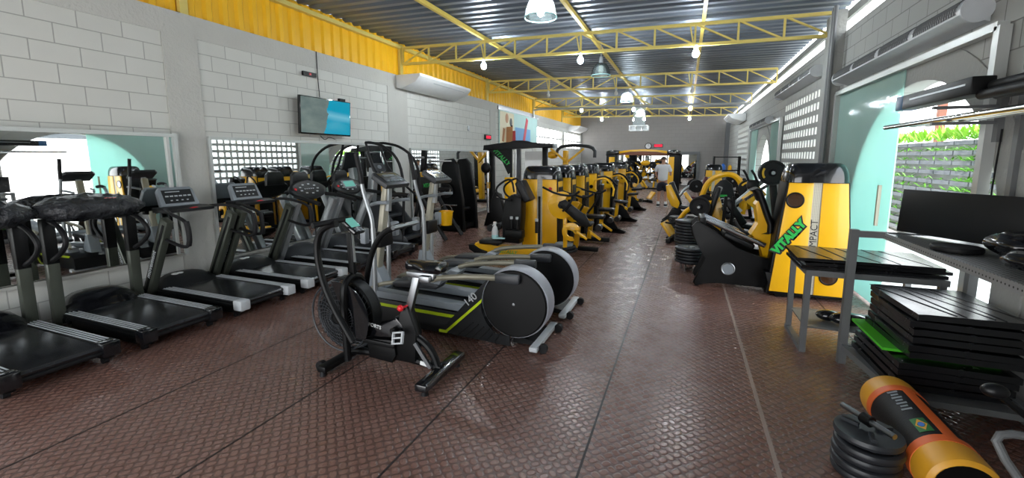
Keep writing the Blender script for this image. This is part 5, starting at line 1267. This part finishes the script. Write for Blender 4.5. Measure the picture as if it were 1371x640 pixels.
# plate pile with grip plate on top
stack(.985, 2.72, 0.002, [(.155, .048)]*4, 'in the pile beside the yellow training bag', 'plates beside the training bag', False)
t = thing('grip_plate', (.985, 2.72, .216), 'plate with three grip openings lying on the pile by the training bag', 'weight plate', 'plates beside the training bag')
mb = MB()
outer = [(.15*math.cos(2*PI*k/36), .15*math.sin(2*PI*k/36)) for k in range(36)]
mb.lathe([(.115, .004), (.15, .0), (.155, .014), (.15, .034), (.115, .034)], (0, 0, 0), 'z', 36).cyl((0, 0, .004), (0, 0, .03), .055, n=24)
for k in range(3):
    a = 2*PI*k/3+.4; mb.bar((.045*math.cos(a), .045*math.sin(a), .018), (.125*math.cos(a), .125*math.sin(a), .018), .022, .07)
mb.build('plate_body', 'darkgrey', t); MB().lathe([(.05, .031), (.03, .034), (.026, .03)], (0, 0, 0), 'z', 20).build('steel_bush', 'chrome', t)
t = thing('dumbbell_handle', (.98, 2.74, .276), 'short steel dumbbell handle with black collar lying on the plate pile', 'dumbbell handle')
MB().cyl((-.075, .13, .022), (.075, -.13, .022), .015, n=14).build('steel_bar', 'steel', t); MB().cyl((-.012, .022, .022), (.012, -.022, .022), .03, n=16).build('collar', 'black', t)
# tubular machine pieces at the lower right corner
t = thing('tubular_trainer', (1.51, 2.45, 0), 'dark tubular trainer with a black paddle lever in the lower right corner', 'exercise machine')
MB().tube([(-.17, .05, .66), (-.02, .02, .54), (.16, -.04, .42), (.28, -.08, .30)], .014, 10).build('lever', 'black', t); MB().ball((-.17, .05, .665), (.05, .035, .032), 16).build('lever_paddle', 'blacksoft', t)
MB().tube([(.25, .05, .46), (.02, .06, .47), (-.12, .06, .47), (-.15, .04, .42), (-.02, -.05, .20), (.05, -.12, .02)], .018, 10, 1).build('bent_frame', 'frame', t)
MB().tube([(.32, -.12, .02), (.25, .0, .30), (.26, .06, .47)], .02, 10).tube([(.32, .2, .02), (.26, .06, .47)], .02, 10).build('stay', 'black', t)
MB().bar((-.05, -.13, .02), (.34, -.13, .02), .04, .04).bar((.33, -.13, .02), (.33, .22, .02), .04, .04).build('foot_frame', 'black', t)
MB().bar((.06, .40, .03), (.30, -.02, .12), .06, .05, .01).build('rail_beam', 'black', t)

# ================================================================== the man, seen from behind
def skin(name, joints, edges, radii, mat, levels=1, root=0):
    me = bpy.data.meshes.new(name); me.from_pydata([Vector(j) for j in joints], edges, [])
    o = bpy.data.objects.new(name, me); COL.objects.link(o)
    m = o.modifiers.new('skin', 'SKIN'); m.use_smooth_shade = True
    for i, v in enumerate(me.skin_vertices[0].data):
        rr = radii[i]; v.radius = rr if isinstance(rr, tuple) else (rr, rr); v.use_root = (i == root)
    s = o.modifiers.new('sub', 'SUBSURF'); s.levels = levels; s.render_levels = levels
    dg = bpy.context.evaluated_depsgraph_get(); dg.update()
    n = bpy.data.meshes.new_from_object(o.evaluated_get(dg)); o.modifiers.clear(); old = o.data; o.data = n; n.name = name; bpy.data.meshes.remove(old)
    n.materials.clear(); n.materials.append(M[mat])
    for p in n.polygons: p.use_smooth = True
    return o
J = [(0, 0, .93), (0, .0, 1.10), (0, -.01, 1.28), (0, -.01, 1.42), (0, .0, 1.50), (0, .015, 1.56), (0, .02, 1.64), (0, .02, 1.70),      # pelvis..crown 0-7
     (-.09, 0, .90), (-.11, .02, .50), (-.12, -.02, .10), (-.12, .10, .035),                                                       # left leg 8-11
     (.09, 0, .90), (.11, .05, .50), (.11, .06, .10), (.12, .18, .035),                                                              # right leg 12-15
     (-.17, -.01, 1.40), (-.24, .0, 1.14), (-.20, .17, .98), (-.17, .23, .95),                                                       # left arm 16-19
     (.17, -.01, 1.40), (.26, -.0, 1.15), (.22, .20, 1.10), (.19, .27, 1.12)]                                                         # right arm 20-23
Eg = [(0, 1), (1, 2), (2, 3), (3, 4), (4, 5), (5, 6), (6, 7), (0, 8), (8, 9), (9, 10), (10, 11), (0, 12), (12, 13), (13, 14), (14, 15), (3, 16), (16, 17), (17, 18), (18, 19), (3, 20), (20, 21), (21, 22), (22, 23)]
Rd = [(.14, .11), (.14, .105), (.15, .105), (.12, .09), .055, .07, .09, .055, .085, .055, .038, .04, .085, .055, .038, .04, .055, .04, .028, .032, .055, .04, .028, .032]
for hi, s in ((19, -1), (23, 1)):
    h = Vector(J[hi])
    for k in range(5):
        dx = (-.03+.015*k); l = (.05, .075, .085, .078, .062)[k]; a = len(J)
        if k == 0: p, q = h+Vector((-s*.03, .02, .02)), h+Vector((-s*.045, .045, .02))
        else: p, q = h+Vector((dx*.9, .045, .012-.01*k)), h+Vector((dx, .045+l*.5, -.012*k))
        J += [tuple(p), tuple(q)]; Eg += [(hi, a), (a, a+1)]; Rd += [.010, .008]
man = skin('person', J, Eg, Rd, 'skin', 2)
man.location = (-.70, 16.0, 0); man.rotation_euler = (0, 0, R(-6))
tag(man, 'man in white t-shirt and dark shorts standing with his back turned in the aisle', 'person')
for side, (kx, ky) in ((-1, (0, 0)), (1, (0, 0))): pass
hd = MB()
hd.ball((0, .115, 1.615), (.014, .022, .02), 10); n_ = hd.build('nose', 'skin', man); MB().ball((-.03, .105, 1.64), (.011, .008, .008), 8).build('eye', 'glossblack', man); MB().ball((.03, .105, 1.64), (.011, .008, .008), 8).build('eye', 'glossblack', man); MB().ball((0, .104, 1.575), (.026, .008, .007), 8).build('mouth', 'maroon', man)
for s in (-1, 1): MB().ball((s*.092, .015, 1.62), (.012, .022, .032), 10).build('ear', 'skin', man)
hr = MB(); q = bmesh.ops.create_uvsphere(hr.bm, u_segments=24, v_segments=16, radius=1.)
for v in list(hr.bm.verts):
    x, y, z = v.co
    if z < -.25 or (y > .35 and z < .45): hr.bm.verts.remove(v)
    else: v.co = (x*.096, .012+y*.106, 1.65+z*.088)
hr.build('hair', 'hair', man, 60)
sh = skin('shirt', [(0, 0, .86), (0, 0, 1.05), (0, -.01, 1.26), (0, -.01, 1.40), (0, 0, 1.465), (-.175, -.01, 1.40), (-.245, 0, 1.20), (.175, -.01, 1.40), (.255, 0, 1.20)], [(0, 1), (1, 2), (2, 3), (3, 4), (3, 5), (5, 6), (3, 7), (7, 8)],
          [(.185, .145), (.175, .135), (.19, .135), (.15, .115), (.075, .07), .08, .075, .08, .075], 'shirt', 2); sh.parent = man
st = skin('shorts', [(0, 0, .92), (0, 0, .84), (-.10, 0, .82), (-.115, .015, .52), (.10, 0, .82), (.115, .04, .52)], [(0, 1), (1, 2), (2, 3), (1, 4), (4, 5)], [(.165, .13), (.165, .13), .105, .095, .105, .095], 'shorts', 2); st.parent = man
for x, y in ((-.12, .05), (.115, .13)):
    o = MB().box((x, y, .055), (.095, .27, .09), bev=.03, seg=3).build('shoe', 'glossblack' if False else 'darkgrey', man); MB().box((x, y, .015), (.1, .28, .03), bev=.01).build('shoe_sole', 'white', o)
    MB().cyl((x, y-.08, .1), (x, y-.08, .19), .048, .045, 14).build('sock', 'shirt', man)
